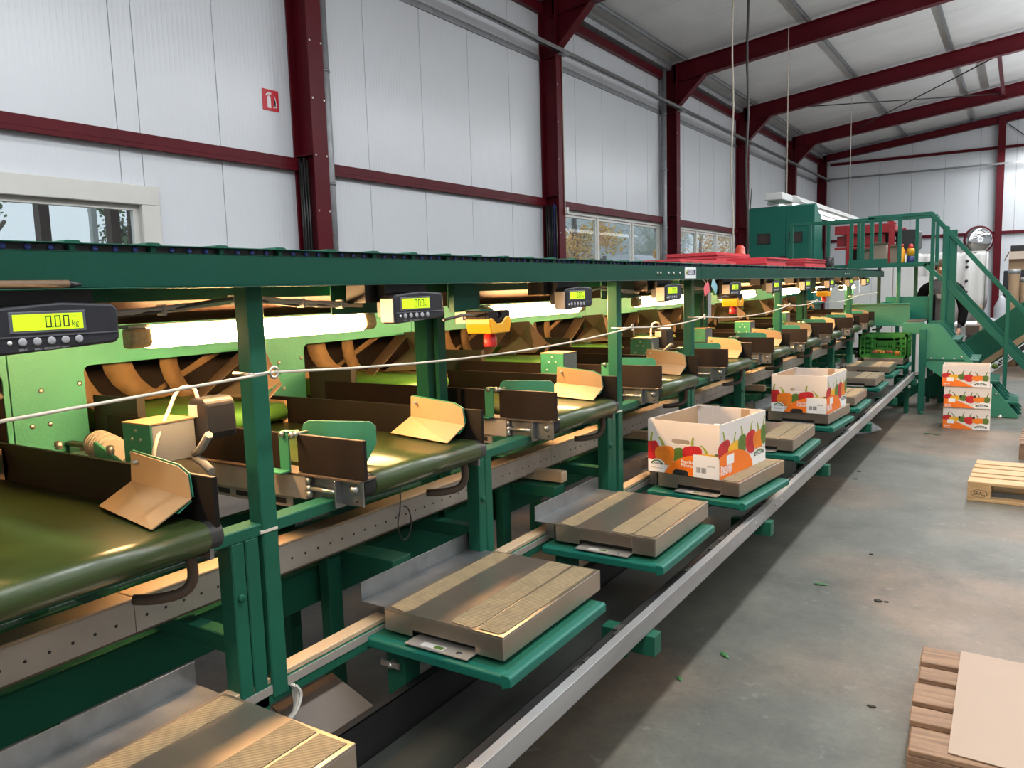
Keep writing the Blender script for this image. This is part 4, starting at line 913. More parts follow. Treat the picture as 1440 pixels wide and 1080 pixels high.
def arc(cx, cy, rx, ry, a0, a1, n=14): return [(cx+rx*math.cos(math.radians(a0+(a1-a0)*i/n)), cy+ry*math.sin(math.radians(a0+(a1-a0)*i/n))) for i in range(n+1)]
def logo(c, O, U, V, x, y, s):
    e = 0.0012; n = Vector(U).cross(Vector(V)).normalized()
    o1 = Vector(O)+n*0.0008; o2 = Vector(O)+n*0.0011
    c.flat(o1, U, V, arc(x, y, s*0.62, s*0.62, 0, 180)+[(x-s*0.62, y-s*0.25), (x+s*0.62, y-s*0.25)], 6)
    c.flat(o2, U, V, arc(x, y, s*0.52, s*0.5, 0, 180)+arc(x, y, s*0.40, s*0.36, 180, 0), 3)
    k = Vector(U).length; q = Vector(V).length
    c.text('FLANDRIA', o2+Vector(U)*(x-s*0.54)+Vector(V)*y, Vector(U).normalized(), Vector(V).normalized(), s*0.235*k, 7, 0.015)
def print_tall_front(c, O, U, V):
    n = Vector(U).cross(Vector(V)).normalized(); k = Vector(U).length; q = Vector(V).length; P = lambda e: Vector(O)+n*e
    Un, Vn = Vector(U).normalized(), Vector(V).normalized()
    c.flat(P(0.0004), U, V, [(0.0, 0.24), (0.10, 0.23), (0.17, 0.35), (0.165, 0.50), (0.12, 0.60), (0.05, 0.585), (0.0, 0.57)], 0)
    stem(c, P(0.0006), U, V, 0.045, 0.58, 0.17, 0.02, 0.016, 4)
    pepper(c, P(0.0005), U, V, 0.44, 0.36, 0.15, 0.34, 3); stem(c, P(0.0006), U, V, 0.355, 0.52, 0.0, 0.0, 0.01, 4)
    pepper(c, P(0.0006), U, V, 0.25, 0.35, 0.28, 0.38, 1); stem(c, P(0.0007), U, V, 0.225, 0.52, 0.15, -0.06, 0.02, 4)
    pepper(c, P(0.0006), U, V, 0.64, 0.42, 0.27, 0.34, 0); stem(c, P(0.0007), U, V, 0.635, 0.58, 0.15, 0.015, 0.016, 4)
    pepper(c, P(0.0007), U, V, 0.85, 0.36, 0.32, 0.20, 2); stem(c, P(0.0008), U, V, 0.83, 0.45, 0.15, -0.08, 0.018, 4)
    c.flat(P(0.0007), U, V, [(0.93, 0.40), (1.0, 0.42), (1.0, 0.47), (0.95, 0.47)], 3)
    c.flat(P(0.0008), U, V, [(0.0, 0.0), (0.24, 0.0), (0.24, 0.20), (0.0, 0.24)], 6)
    c.flat(P(0.0009), U, V, [(0.24, 0.0), (0.28, 0.10), (0.36, 0.22), (0.47, 0.32), (0.57, 0.375), (0.65, 0.40), (0.65, 0.0)], 5)
    c.flat(P(0.0010), U, V, [(0.65, 0.0), (1.0, 0.0), (1.0, 0.42), (0.65, 0.42)], 6)
    logo(c, P(0.0005), U, V, 0.135, 0.15, 0.17)
    c.text('Paprika', P(0.0014)+Vector(U)*0.475+Vector(V)*0.235, Un, Vn, 0.062*k, 6, 0.02)
    c.text('Poivron', P(0.0014)+Vector(U)*0.475+Vector(V)*0.165, Un, Vn, 0.062*k, 6, 0.02)
    c.text('www.flandria.be', P(0.0014)+Vector(U)*0.045+Vector(V)*0.07, Un, Vn, 0.026*k, 7)
    for (a, b) in ((0.695, 0.745), (0.765, 0.825)):
        x = a
        while x < b:
            w = random.choice((0.0025, 0.004, 0.006)); c.flat(P(0.0014), U, V, [(x, 0.09), (x+w, 0.09), (x+w, 0.19), (x, 0.19)], 7); x += w+random.choice((0.003, 0.005))
    c.text('paprika', P(0.0014)+Vector(U)*0.84+Vector(V)*0.215, Un, Vn, 0.034*k, 7)
def print_tall_side(c, O, U, V):
    n = Vector(U).cross(Vector(V)).normalized(); k = Vector(U).length; P = lambda e: Vector(O)+n*e
    Un, Vn = Vector(U).normalized(), Vector(V).normalized()
    for i, (x, y, w, h, m) in enumerate(((0.10, 0.50, 0.24, 0.42, 0), (0.30, 0.44, 0.24, 0.38, 2), (0.47, 0.50, 0.17, 0.42, 3), (0.66, 0.50, 0.22, 0.46, 0), (0.83, 0.48, 0.22, 0.40, 1), (0.95, 0.55, 0.12, 0.40, 3))):
        pepper(c, P(0.0004+0.0001*i), U, V, x, y, w, h, m); stem(c, P(0.0006+0.0001*i), U, V, x, y+h*0.44, 0.17, 0.03*(1 if i % 2 else -1), 0.014, 4)
    c.flat(P(0.0013), U, V, [(0, 0), (0.68, 0)]+arc(0.22, 0.0, 0.48, 0.46, 0, 117, 16)+[(0, 0.41)], 5)
    c.flat(P(0.0012), U, V, [(0.68, 0), (1, 0), (1, 0.24), (0.60, 0.24)], 6)
    c.flat(P(0.0017), U, V, [(0.14, 0.22), (0.29, 0.22), (0.29, 0.40), (0.14, 0.40)], 6)
    c.text('Paprika', P(0.0017)+Vector(U)*0.02+Vector(V)*0.14, Un, Vn, 0.075*k, 6, 0.02); c.text('Poivron', P(0.0017)+Vector(U)*0.02+Vector(V)*0.06, Un, Vn, 0.075*k, 6, 0.02)
    logo(c, P(0.0009), U, V, 0.84, 0.17, 0.22)
def carton(loc, rz, w, d, h, lab, tall=True, opened=True):
    # w along X, d along Y; local origin at the front left bottom corner
    x, y, z = loc; t = thing('pepper_carton', lab, 'carton', loc, 'white pepper cartons'); th = 0.005
    if tall:
        MB().ring((x, x+w, z, z+h), (x+0.34*w, x+0.60*w, z+0.575*h, z+0.665*h), 0.011, 'y', y, y+th).build('front_wall', 'cardwhite', t)
        MB().ring((x, x+w, z, z+h), (x+0.42*w, x+0.62*w, z+0.575*h, z+0.665*h), 0.011, 'y', y+d-th, y+d).build('back_wall', 'cardwhite', t)
    else:
        MB().box(x, x+w, y, y+th, z, z+h).build('front_wall', 'cardwhite', t); MB().box(x, x+w, y+d-th, y+d, z, z+h).build('back_wall', 'cardwhite', t)
    MB().box(x+w-th, x+w, y+th, y+d-th, z, z+h).build('right_wall', 'cardwhite', t)
    MB().box(x, x+th, y+th, y+d-th, z, z+h).build('left_wall', 'cardwhite', t)
    MB().box(x+th, x+w-th, y+th, y+d-th, z+0.001, z+0.006).build('bottom', 'cardboard', t)
    if opened:
        for (a, b, e, f) in ((x+th, x+0.09, y+d-th-0.003, y+d-th), (x+0.66*w, x+0.78*w, y+d-th-0.004, y+d-th)): MB().box(a, b, e, f, z+0.02, z+h-0.002).build('inner_flap', 'cardboard' if a > x+0.1 else 'cardwhite', t)
        for (cx, cy) in ((x+th, y+th), (x+w-0.03, y+th), (x+th, y+d-th-0.02), (x+w-0.03, y+d-th-0.02)): MB().box(cx, cx+0.025, cy, cy+0.015, z+h-0.001, z+h+0.004).build('corner_tab', 'cardwhite', t)
        MB().box(x+th, x+th+0.003, y+0.02, y+d-0.02, z+0.01, z+h-0.003).build('left_lining', 'cardboard', t)
    else:
        MB().box(x+th, x+w-th, y+th, y+d-th, z+h-0.03, z+h-0.024).build('inner_lid', 'cardboard', t)
        MB().box(x+0.03, x+w-0.03, y+th, y+0.03, z+h-0.024, z+h-0.004).build('rim_flap', 'cardboard', t)
    c = MB()
    if tall:
        print_tall_front(c, (x, y-0.0004, z), (w, 0, 0), (0, 0, h)); print_tall_side(c, (x+w+0.0004, y, z), (0, d, 0), (0, 0, h))
        c.flat((x, y-0.002, z), (w, 0, 0), (0, 0, h), [(0.36, 0.0), (0.58, 0.0), (0.58, 0.06), (0.55, 0.10), (0.40, 0.10), (0.36, 0.05)], 7)
    else:
        O, U, V = (x, y-0.0004, z), (w, 0, 0), (0, 0, h); n = Vector((0, -1, 0)); P = lambda e: Vector(O)+n*e
        for i, (px, py, pw, ph, m) in enumerate(((0.09, 0.50, 0.19, 0.30, 0), (0.41, 0.47, 0.15, 0.28, 3), (0.56, 0.42, 0.19, 0.36, 0), (0.90, 0.42, 0.17, 0.28, 3), (0.24, 0.46, 0.20, 0.24, 2), (0.75, 0.41, 0.24, 0.28, 1))):
            pepper(c, P(0.0004+0.0001*i), U, V, px, py, pw, ph, m); stem(c, P(0.0006+0.0001*i), U, V, px+(0.02 if i < 4 else 0.0), py+ph*0.42, 0.18, 0.03 if i < 4 else -0.06, 0.012, 3)
        c.flat(P(0.0012), U, V, [(0, 0), (0.66, 0), (0.50, 0.16), (0.34, 0.30), (0.2, 0.36), (0, 0.43)], 5)
        c.flat(P(0.0012), U, V, [(0.66, 0), (1, 0), (1, 0.24), (0.80, 0.30), (0.62, 0.12)], 6)
        c.flat(P(0.0014), U, V, [(0.10, 0.24), (0.25, 0.24), (0.25, 0.43), (0.10, 0.43)], 6)
        c.text('Paprika', P(0.0016)+Vector(U)*0.03+Vector(V)*0.11, Vector((1, 0, 0)), Vector((0, 0, 1)), 0.045*w, 6, 0.02); c.text('Poivron', P(0.0016)+Vector(U)*0.03+Vector(V)*0.03, Vector((1, 0, 0)), Vector((0, 0, 1)), 0.045*w, 6, 0.02)
        logo(c, P(0.0009), U, V, 0.81, 0.08, 0.25)
        if not lab.startswith('Top'):
            for hx in (0.36, 0.66): c.flat(P(0.0018), U, V, arc(hx, 0.55, 0.028, 0.055, 0, 360, 12)[:-1], 7)
    c.build('print', PM, t, rec=False)
    t.rotation_euler = (0, 0, rz)
    return t
carton((-1.555, 3.655, 0.6722), math.radians(-7.5), 0.385, 0.54, 0.264, 'Open pepper carton nearest the camera, standing on the fourth scale')
carton((-1.497, 5.775, 0.6722), math.radians(-3.5), 0.385, 0.54, 0.264, 'Farther open pepper carton, standing on the sixth scale')
for i, (dx, l) in enumerate(((0.0, 'Lowest of three stacked pepper cartons on the floor by the stairs'), (0.003, 'Middle of three stacked pepper cartons on the floor by the stairs'), (-0.016, 'Top of three stacked pepper cartons on the floor by the stairs'))):
    carton((-0.655+dx, 9.46-0.012*i, 0.0005+0.2265*i), math.radians(1.0), 0.43, 0.33, 0.226 if i < 2 else 0.222, l, False, False)
# ================================================================ GREEN CRATE with its few peppers
def crate():
    x0, x1, y0, y1, z0, z1 = -1.62, -1.09, 10.17, 10.57, 0.6722, 0.95
    t = thing('slatted_crate', 'green slatted folding crate on the farthest scale', 'crate', ((x0+x1)/2, (y0+y1)/2, z0))
    MB().box(x0+0.01, x1-0.01, y0+0.01, y1-0.01, z0, z0+0.012).build('bottom', 'crate', t)
    for nm, (fx, fy) in (('front_wall', (0, y0)), ('back_wall', (0, y1-0.014)), ('left_wall', (x0, 0)), ('right_wall', (x1-0.014, 0))):
        c = MB(); f = fy != 0
        a0, a1 = (x0, x1) if f else (y0, y1); b0, b1 = (fy, fy+0.014) if f else (fx, fx+0.014)
        def bx(p, q, r, s, m=0):
            if f: c.box(p, q, b0, b1, r, s, m)
            else: c.box(b0, b1, p, q, r, s, m)
        bx(a0, a1, z1-0.03, z1); bx(a0, a1, z0, z0+0.03); bx(a0, a0+0.03, z0, z1); bx(a1-0.03, a1, z0, z1)
        w = a1-a0
        for fr_ in (0.13, 0.27, 0.73, 0.87): bx(a0+w*fr_-0.006, a0+w*fr_+0.006, z0+0.03, z1-0.03)
        for zz in (0.30, 0.5, 0.72): bx(a0+0.03, a0+w*0.27, z0+(z1-z0)*zz-0.005, z0+(z1-z0)*zz+0.005); bx(a0+w*0.73, a1-0.03, z0+(z1-z0)*zz-0.005, z0+(z1-z0)*zz+0.005)
        for i in range(9): bx(a0+w*(0.29+0.05*i), a0+w*(0.29+0.05*i)+0.007, z0+0.03, z1-0.08)
        bx(a0+w*0.27, a0+w*0.73, z1-0.10, z1-0.075); bx(a0+w*0.27, a0+w*0.73, z0+(z1-z0)*0.34, z0+(z1-z0)*0.40)
        bx(a0+w*0.27, a0+w*0.73, z0+0.03, z0+0.055)
        if nm in ('back_wall', 'left_wall'): bx(a0+0.02, a1-0.02, z0+0.02, z1-0.02)
        c.build(nm, 'crate', t)
    for i, (px, py, r, m_) in enumerate(((-1.46, 10.27, 0.042, 'prtred'), (-1.38, 10.25, 0.045, 'prtorange'), (-1.30, 10.26, 0.044, 'prtred'), (-1.22, 10.28, 0.042, 'prtorange'), (-1.42, 10.38, 0.045, 'prtyellow'))):
        z = z0+0.0125
        p = thing('bell_pepper', ['red pepper lying leftmost in the green crate', 'orange pepper in the green crate, second from left', 'red pepper in the middle of the green crate', 'orange pepper at the right in the green crate', 'yellow pepper at the back in the green crate'][i], 'pepper', (px, py, z), 'peppers in the green crate')
        v = []; prof = [(0.2, 0), (0.75, 0.12), (0.98, 0.5), (1.0, 0.9), (0.9, 1.3), (0.55, 1.55), (0.2, 1.48)]
        n = 16; fs = []
        for (rr, zz) in prof:
            for k in range(n):
                a = 2*math.pi*k/n; q = r*rr*(1+0.09*math.cos(4*a)); v.append((px+q*math.cos(a), py+q*math.sin(a), z+zz*r))
        for i2 in range(len(prof)-1):
            for k in range(n): fs.append((i2*n+k, i2*n+(k+1) % n, (i2+1)*n+(k+1) % n, (i2+1)*n+k))
        fs.append(tuple(range(n)))
        MB().add(v, fs, 0, True).build('flesh', m_, p)
        MB().tube([(px, py, z+1.45*r), (px+0.004, py, z+1.8*r), (px+0.014, py, z+2.1*r)], 0.006, 6).build('stem', 'prtstem', p)
crate()
# ================================================================ PALLETS and loose board
def pallet(loc, rz, wm, lab, mark=False, mini=False):
    # EUR pallet, long side along local X, origin at the front left bottom corner
    X, Y, Z = loc; t = thing('wooden_pallet', lab, 'pallet', loc, 'wooden pallets'); Lx, Ly = 1.2, 0.8
    for yb, w in ((0, 0.1), (0.35, 0.1), (0.70, 0.1)): MB().box(X, X+Lx, Y+yb, Y+yb+w, Z, Z+0.022).build('bottom_board', wm, t, bevel=0.003)
    for bx_ in (0, 0.5275, 1.055):
        for by in (0, 0.3275, 0.70): MB().box(X+bx_, X+bx_+0.145, Y+by, Y+by+(0.145 if by == 0.3275 else 0.1), Z+0.0221, Z+0.100).build('block', wm, t, bevel=0.003)
        MB().box(X+bx_, X+bx_+0.145, Y, Y+Ly, Z+0.1001, Z+0.122).build('cross_board', wm, t, bevel=0.002)
    for i, (yb, w) in enumerate(((0, 0.145), (0.1875, 0.1), (0.3275, 0.145), (0.5125, 0.1), (0.655, 0.145))):
        j = random.uniform(-0.006, 0.006)
        MB().box(X+j, X+Lx+j, Y+yb, Y+yb+w, Z+0.1221, Z+0.144).build('deck_board', wm, t, bevel=0.003)
    if mark:
        c = MB(); O = (X+0.0725, Y-0.0006, Z+0.060)
        pts = [(0.052*math.cos(2*math.pi*i/28), 0.028*math.sin(2*math.pi*i/28)) for i in range(28)]
        v = [(O[0]+p[0]*k, O[1], O[2]+p[1]*k) for k in (1, 0.92) for p in pts]
        c.add(v, [(i, (i+1) % 28, 28+(i+1) % 28, 28+i) for i in range(28)], 0)
        c.text('EPAL', (O[0], O[1], O[2]-0.011), (1, 0, 0), (0, 0, 1), 0.034, 0, 0.015, 'CENTER')
        c.build('burnt_mark', 'ink', t, rec=False)
    t.rotation_euler = (0, 0, rz); return t
pallet((-0.272, 6.40, 0), math.radians(-1.5), 'wood', 'fresh pale pallet with EPAL mark on its corner block, on the aisle floor', True)
pallet((0.035, 8.06, 0), math.radians(-1.5), 'woodold', 'reddish worn pallet at the right edge behind the pale pallet')
pallet((-0.245, 2.585, 0), math.radians(2.5), 'woodold', 'old grey brown pallet under the cream board in the bottom right corner')
bs = MB().plate([(-0.135, 2.615, 0.146), (0.86, 2.58, 0.146), (0.90, 3.36, 0.146), (-0.145, 3.395, 0.146)], 0.004).build('board_sheet', 'cardsheet', bevel=0.001)
tag(bs, 'plain cream board sheet lying on the old pallet in the bottom right corner', 'board')
# ================================================================ FLOOR LITTER
def floor_leaf(x, y, rz, L_, lab):
    pts = [(0, 0), (0.25, 0.16), (0.5, 0.21), (0.78, 0.13), (1, 0), (0.78, -0.13), (0.5, -0.21), (0.25, -0.16)]
    ca, sa = math.cos(rz), math.sin(rz); c = MB()
    P = lambda a, b, z: (x+L_*(a*ca-b*sa), y+L_*(a*sa+b*ca), z)
    v = [P(a, b, 0.003+0.35*abs(b)*L_*0.4) for a, b in pts]+[P(a, 0, 0.0015) for a in (0.25, 0.5, 0.78)]
    c.add(v, [(0, 1, 8), (1, 2, 9, 8), (2, 3, 10, 9), (3, 4, 10), (4, 5, 10), (5, 6, 9, 10), (6, 7, 8, 9), (7, 0, 8)], 0, True)
    o = c.build('leaf', 'leaf', rec=False); s_ = o.modifiers.new('thick', 'SOLIDIFY'); s_.thickness = 0.0008
    tag(o, lab, 'leaf', 'green leaves on the floor')
floor_leaf(-0.87, 4.24, 0.25, 0.075, 'pale green leaf on the floor in the middle of the aisle')
floor_leaf(-1.045, 3.235, -0.75, 0.07, 'dark green pointed leaf on the floor beside the shadow of the rail')
floor_leaf(-1.13, 2.94, -0.9, 0.05, 'small green leaf close to the shadow of the rail, nearest the camera')
floor_leaf(-0.80, 9.03, 0.1, 0.09, 'green leaf in front of the stacked cartons')
floor_leaf(-0.71, 9.0, -0.2, 0.08, 'green leaf scrap right of the leaf before the stacked cartons')
for i, (x, y, s_, lab) in enumerate(((-0.545, 4.15, 0.024, 'dark crumb on the floor, largest one in mid aisle'), (-0.505, 4.16, 0.013, 'tiny dark crumb right beside the largest crumb'), (-0.68, 4.87, 0.016, 'flat dark crumb on the floor beyond the pale leaf'), (-1.09, 7.0, 0.02, 'dark crumb on the floor beside the rail shadow'), (-1.07, 6.72, 0.018, 'second dark crumb beside the rail shadow'), (-0.415, 3.07, 0.016, 'dark crumb on the floor near the old pallet'))):
    c = MB(); pts = [(x+s_*random.uniform(0.6, 1.1)*math.cos(a*math.pi/4), y+0.6*s_*random.uniform(0.6, 1.1)*math.sin(a*math.pi/4)) for a in range(8)]
    c.prism(pts, 'z', 0.0, s_*0.3); tag(c.build('crumb', 'dirt'), lab, 'crumb', 'crumbs on the floor')
bg_ = MB(); v = []; n = 14
for (rr, z) in ((1, 0.0), (1.05, 0.03), (0.8, 0.09), (0.35, 0.12)):
    for k in range(n):
        a = 2*math.pi*k/n; q = rr*(1+0.16*math.sin(3*a+z*40)+0.08*math.sin(7*a)); v.append((-1.42+0.20*q*math.cos(a), 8.95+0.24*q*math.sin(a), z+0.008*math.sin(5*a)*(1 if z else 0)))
fs = [(i*n+k, i*n+(k+1) % n, (i+1)*n+(k+1) % n, (i+1)*n+k) for i in range(3) for k in range(n)]+[tuple(3*n+k for k in range(n)), tuple(range(n))]
bg_.add(v, fs, 0, True); tag(bg_.build('plastic_bag', 'bag'), 'grey plastic film bag lying under the far end of the trough', 'bag')
# ================================================================ RED TRAY STACKS and cone on the roller table
def tray_stack(x, y, n, w, d, lab, sk=0.0):
    z = 1.7225
    for i in range(n):
        hh = 0.0125; j = random.uniform(-0.012, 0.012); k = random.uniform(-0.012, 0.012)
        c = MB(); x0, x1, y0, y1 = x+j, x+w+j, y+k+sk*i, y+d+k+sk*i
        c.box(x0, x1, y0, y1, z, z+0.004)
        c.ring((x0, x1, y0, y1), (x0+0.02, x1-0.02, y0+0.02, y1-0.02), 0.01, 'z', z+0.004, z+hh-0.001, seg=2)
        o = c.build('red_tray', 'pinkred'); tag(o, '%s red plastic tray %s' % (['Topmost', 'second from top', 'third from top', 'fourth from top', 'fifth from top', 'sixth from top', 'seventh from top', 'eighth from top', 'ninth from top', 'lowest'][n-1-i], lab), 'tray', 'red trays '+lab); z += hh
tray_stack(-2.25, 4.75, 3, 0.45, 1.15, 'of the low front stack on the roller table')
tray_stack(-2.45, 6.15, 10, 0.42, 0.90, 'of the tallest stack on the roller table')
tray_stack(-2.15, 6.35, 6, 0.45, 0.62, 'of the middle stack beside the tallest stack', 0.012)
tray_stack(-2.3, 8.15, 8, 0.5, 0.95, 'of the farthest stack on the roller table')
cn = thing('orange_cone', 'small orange red cone of nested cups standing behind the red trays', 'cone', (-2.62, 8.75, 1.7225))
MB().lathe([(0.10, 0), (0.10, 0.02), (0.082, 0.02), (0.078, 0.10), (0.07, 0.10), (0.067, 0.17), (0.060, 0.17), (0.05, 0.25), (0.03, 0.285), (0.0, 0.29)], (-2.62, 8.75, 1.7225), 18).build('cups', 'orange', cn)
for (y, x, r, lab) in ((10.1, -1.95, 0.08, 'black round drum wheel lying near the end of the roller table'), (9.1, -1.95, 0.05, 'small black lump on the roller table after the red trays')):
    t = thing('black_wheel', lab, 'wheel', (x, y, 1.7225)); MB().cyl((x-0.04, y, 1.7225+r), (x+0.04, y, 1.7225+r), r, 18).build('tyre', 'rubber', t); MB().cyl((x+0.04, y, 1.7225+r), (x+0.046, y, 1.7225+r), r*0.4, 12).build('hub', 'galv', t)
# ================================================================ END OF THE LINE: hopper, platform, stairs, elevator
def bar(c, p, q, w, d, m=0):
    # square tube between two points lying in a plane Y = const: w in plane, d along Y
    P, Q = Vector(p), Vector(q); t = (Q-P).normalized(); n = Vector((-t.z, 0, t.x))*w/2; e = Vector((0, d/2, 0))
    v = [P+n-e, P-n-e, P-n+e, P+n+e, Q+n-e, Q-n-e, Q-n+e, Q+n+e]
    return c.add(v, [(0, 1, 2, 3), (4, 7, 6, 5), (0, 4, 5, 1), (1, 5, 6, 2), (2, 6, 7, 3), (3, 7, 4, 0)], m)
ap = thing('access_platform', 'green railed platform and stairs at the far end of the sorting line', 'platform', (-1.3, 11.4, 0))
YR = 11.4
MB().box(-3.2, -0.98, YR+0.03, 12.5, 1.76, 1.80).build('deck', 'railgreen', ap, bevel=0.002)
MB().box(-1.96, -1.49, YR-0.03, YR+0.03, 1.742, 1.86).box(-1.49, -1.02, YR-0.03, YR+0.03, 1.742, 1.79).build('deck_edge', 'railgreen', ap, bevel=0.003)
for (a, b) in (((-2.70, 2.37), (-1.64, 2.37)), ((-1.73, 2.39), (-0.985, 2.40))):
    bar(MB(), (a[0], YR, a[1]), (b[0], YR, b[1]), 0.045, 0.045).build('top_rail', 'railgreen', ap, bevel=0.004)
bar(MB(), (-2.5, 12.4, 2.42), (-1.0, 12.4, 2.43), 0.045, 0.045).build('top_rail', 'railgreen', ap, bevel=0.004)
bar(MB(), (-1.0, YR, 2.405), (0.35, YR, 0.77), 0.055, 0.05).build('hand_rail', 'railgreen', ap, bevel=0.005)
bar(bar(MB(), (-1.06, YR, 1.768), (-0.80, YR, 1.515), 0.05, 0.06), (-0.82, YR, 1.54), (0.35, YR, 0.16), 0.075, 0.03).build('mid_rail', 'railgreen', ap, bevel=0.003)
bar(MB(), (-0.86, YR+0.25, 1.66), (0.35, YR+0.25, 0.24), 0.05, 0.03).build('mid_rail', 'railgreen', ap, bevel=0.003)
for x, za, zb in ((-2.70, 1.80, 2.37), (-2.46, 1.80, 2.36), (-2.22, 1.80, 2.36), (-1.93, 1.80, 2.36), (-1.79, 1.80, 2.36), (-1.68, 1.80, 2.37), (-1.35, 0.0, 2.39), (-0.97, 0.0, 2.38), (-0.135, 0.0, 1.40)):
    MB().box(x-0.022, x+0.022, YR-0.022, YR+0.022, za, zb).build('rail_post', 'railgreen', ap, bevel=0.004)
for x in (-1.25, -2.0, -1.0, -1.72):
    MB().box(x-0.022, x+0.022, 12.4-0.022, 12.4+0.022, 0.0 if x in (-1.25, -1.72) else 1.8, 2.42).build('rail_post', 'railgreen', ap, bevel=0.004)
MB().box(-0.855, -0.80, YR-0.05, YR+0.01, 0.0, 2.23).build('stair_post', 'railgreen', ap, bevel=0.004)
MB().box(-0.785, -0.70, YR-0.01, YR+0.06, 0.0, 2.18).build('stair_post', 'railgreen', ap, bevel=0.004)
MB().box(-0.81, -0.785, YR-0.02, YR+0.03, 0.0, 2.22).build('stair_post', 'hoodgreen', ap)
sp = [(-0.97, 1.06), (-0.80, 1.06), (-0.76, 1.03), (0.03, 0.02), (0.0, 0.005), (-0.24, 0.005), (-0.55, 0.30), (-0.97, 0.60)]
MB().prism(sp, 'y', 10.37, 10.40).build('stringer', 'litgreen', ap, bevel=0.002)
MB().box(-0.96, -0.52, 10.36, 10.37, 0.64, 0.655).build('stringer_seam', 'railgreen', ap)
c = MB()
for (x, z) in ((-0.86, 0.66), (-0.74, 0.66), (-0.62, 0.66), (-0.55, 0.68), (-0.42, 0.55), (-0.2, 0.27)): c.lathe([(0.012, 0), (0.012, -0.008)], (x, 10.37, z), 8, ax='y')
c.build('bolts', 'bolt', ap)
for y in (10.62, 10.9, 11.2):
    MB().prism([(-0.93, 1.06), (-0.80, 1.06), (0.06, 0.02), (0.0, 0.005), (-0.20, 0.005), (-0.30, 0.10), (-0.93, 0.86)], 'y', y, y+0.025).build('stringer', 'railgreen', ap, bevel=0.002)
for i in range(4):
    x = -0.76+0.2*i; z = 0.86-0.235*i
    MB().box(x, x+0.18, 10.41, 10.61, z, z+0.02).box(x, x+0.18, 10.65, 11.19, z, z+0.02).build('tread', 'railgreen', ap)
MB().box(-0.985, -0.915, 10.33, 10.37, 0.04, 1.0).lathe([(0.03, 0), (0.03, 0.02), (0.012, 0.04)], (-0.95, 10.35, 0), 10).build('front_leg', 'railgreen', ap, bevel=0.003)
MB().lathe([(0.0, 0.0), (0.03, 0), (0.03, 0.01), (0.015, 0.04)], (-0.15, 10.385, 0), 10).build('foot', 'bolt', ap)
eh = thing('end_hopper', 'light green side plates of the hopper behind the green crate', 'hopper', (-1.5, 11.1, 0.9))
MB().box(-1.93, -1.16, 10.95, 10.965, 1.03, 1.285).box(-1.93, -1.16, 10.93, 10.95, 1.275, 1.29).box(-1.93, -1.13, 10.90, 10.95, 1.01, 1.03).build('front_plate', 'litgreen', eh, bevel=0.002)
MB().box(-1.50, -0.97, 11.42, 11.435, 1.05, 1.36).box(-1.50, -1.48, 10.97, 11.42, 1.05, 1.30).build('rear_plate', 'hoodgreen', eh, bevel=0.002)
MB().box(-1.18, -1.0, 10.75, 11.38, 1.06, 1.075).build('slide', 'brownplate', eh)
MB().box(-1.20, -0.99, 10.62, 10.94, 0.93, 1.06).build('side_box', 'litgreen', eh, bevel=0.003)
MB().box(-1.9, -1.84, 10.95, 11.0, 0, 1.03).box(-1.22, -1.16, 10.97, 11.02, 0, 1.03).build('leg', 'railgreen', eh)
el = thing('elevator_conveyor', 'inclined green elevator conveyor with beige stripe and lettered sign behind the stairs', 'elevator', (-0.3, 11.9, 0))
def ez(x, b): return b+0.80*(x+0.5)
for (y0, nm) in ((11.72, 'side_plate'), (12.28, 'side_plate')):
    MB().prism([(-1.05, max(0.02, ez(-1.05, 0.24))), (-0.72, 0.07), (1.3, ez(1.3, 0.26)), (1.3, ez(1.3, 0.83)), (-0.72, ez(-0.72, 0.83)), (-1.05, ez(-1.05, 0.62))], 'y', y0, y0+0.03).build(nm, 'crate' if 0 else 'green', el, bevel=0.002)
MB().prism([(-0.58, ez(-0.58, 0.335)), (1.3, ez(1.3, 0.335)), (1.3, ez(1.3, 0.425)), (-0.58, ez(-0.58, 0.425))], 'y', 11.70, 11.72).build('beige_stripe', 'tan', el)
MB().prism([(-0.30, ez(-0.30, 0.20)), (0.6, ez(0.6, 0.20)), (0.6, ez(0.6, 0.31)), (-0.30, ez(-0.30, 0.31))], 'y', 11.69, 11.705).build('sign', 'prtwhite', el)
MB().prism([(-0.215, ez(-0.215, 0.225)), (0.55, ez(0.55, 0.225)), (0.55, ez(0.55, 0.295)), (-0.215, ez(-0.215, 0.295))], 'y', 11.685, 11.69).build('sign_band', 'ink', el)
MB().lathe([(0.036, 0), (0.036, -0.004)], (-0.25, 11.69, ez(-0.25, 0.255)), 14, ax='y').build('sign_dot', 'prtgreen', el)
tv = Vector((1, 0, 0.8)).normalized()
MB().text('GREEFA', (-0.20, 11.684, ez(-0.20, 0.236)), tv, Vector((-tv.z, 0, tv.x)), 0.075, 0, 0.02).build('sign_lettering', 'prtwhite', el, rec=False)
MB().prism([(-1.0, ez(-1.0, 0.50)), (1.3, ez(1.3, 0.68)), (1.3, ez(1.3, 0.70)), (-1.0, ez(-1.0, 0.52))], 'y', 11.75, 12.28).build('belt', 'takebelt', el)
for x in (-0.95, 0.55):
    zz = max(0.1, ez(x, 0.25)); MB().box(x-0.03, x+0.03, 11.73, 11.79, 0, zz+0.1).box(x-0.03, x+0.03, 12.25, 12.3, 0, zz+0.1).build('leg', 'green', el)
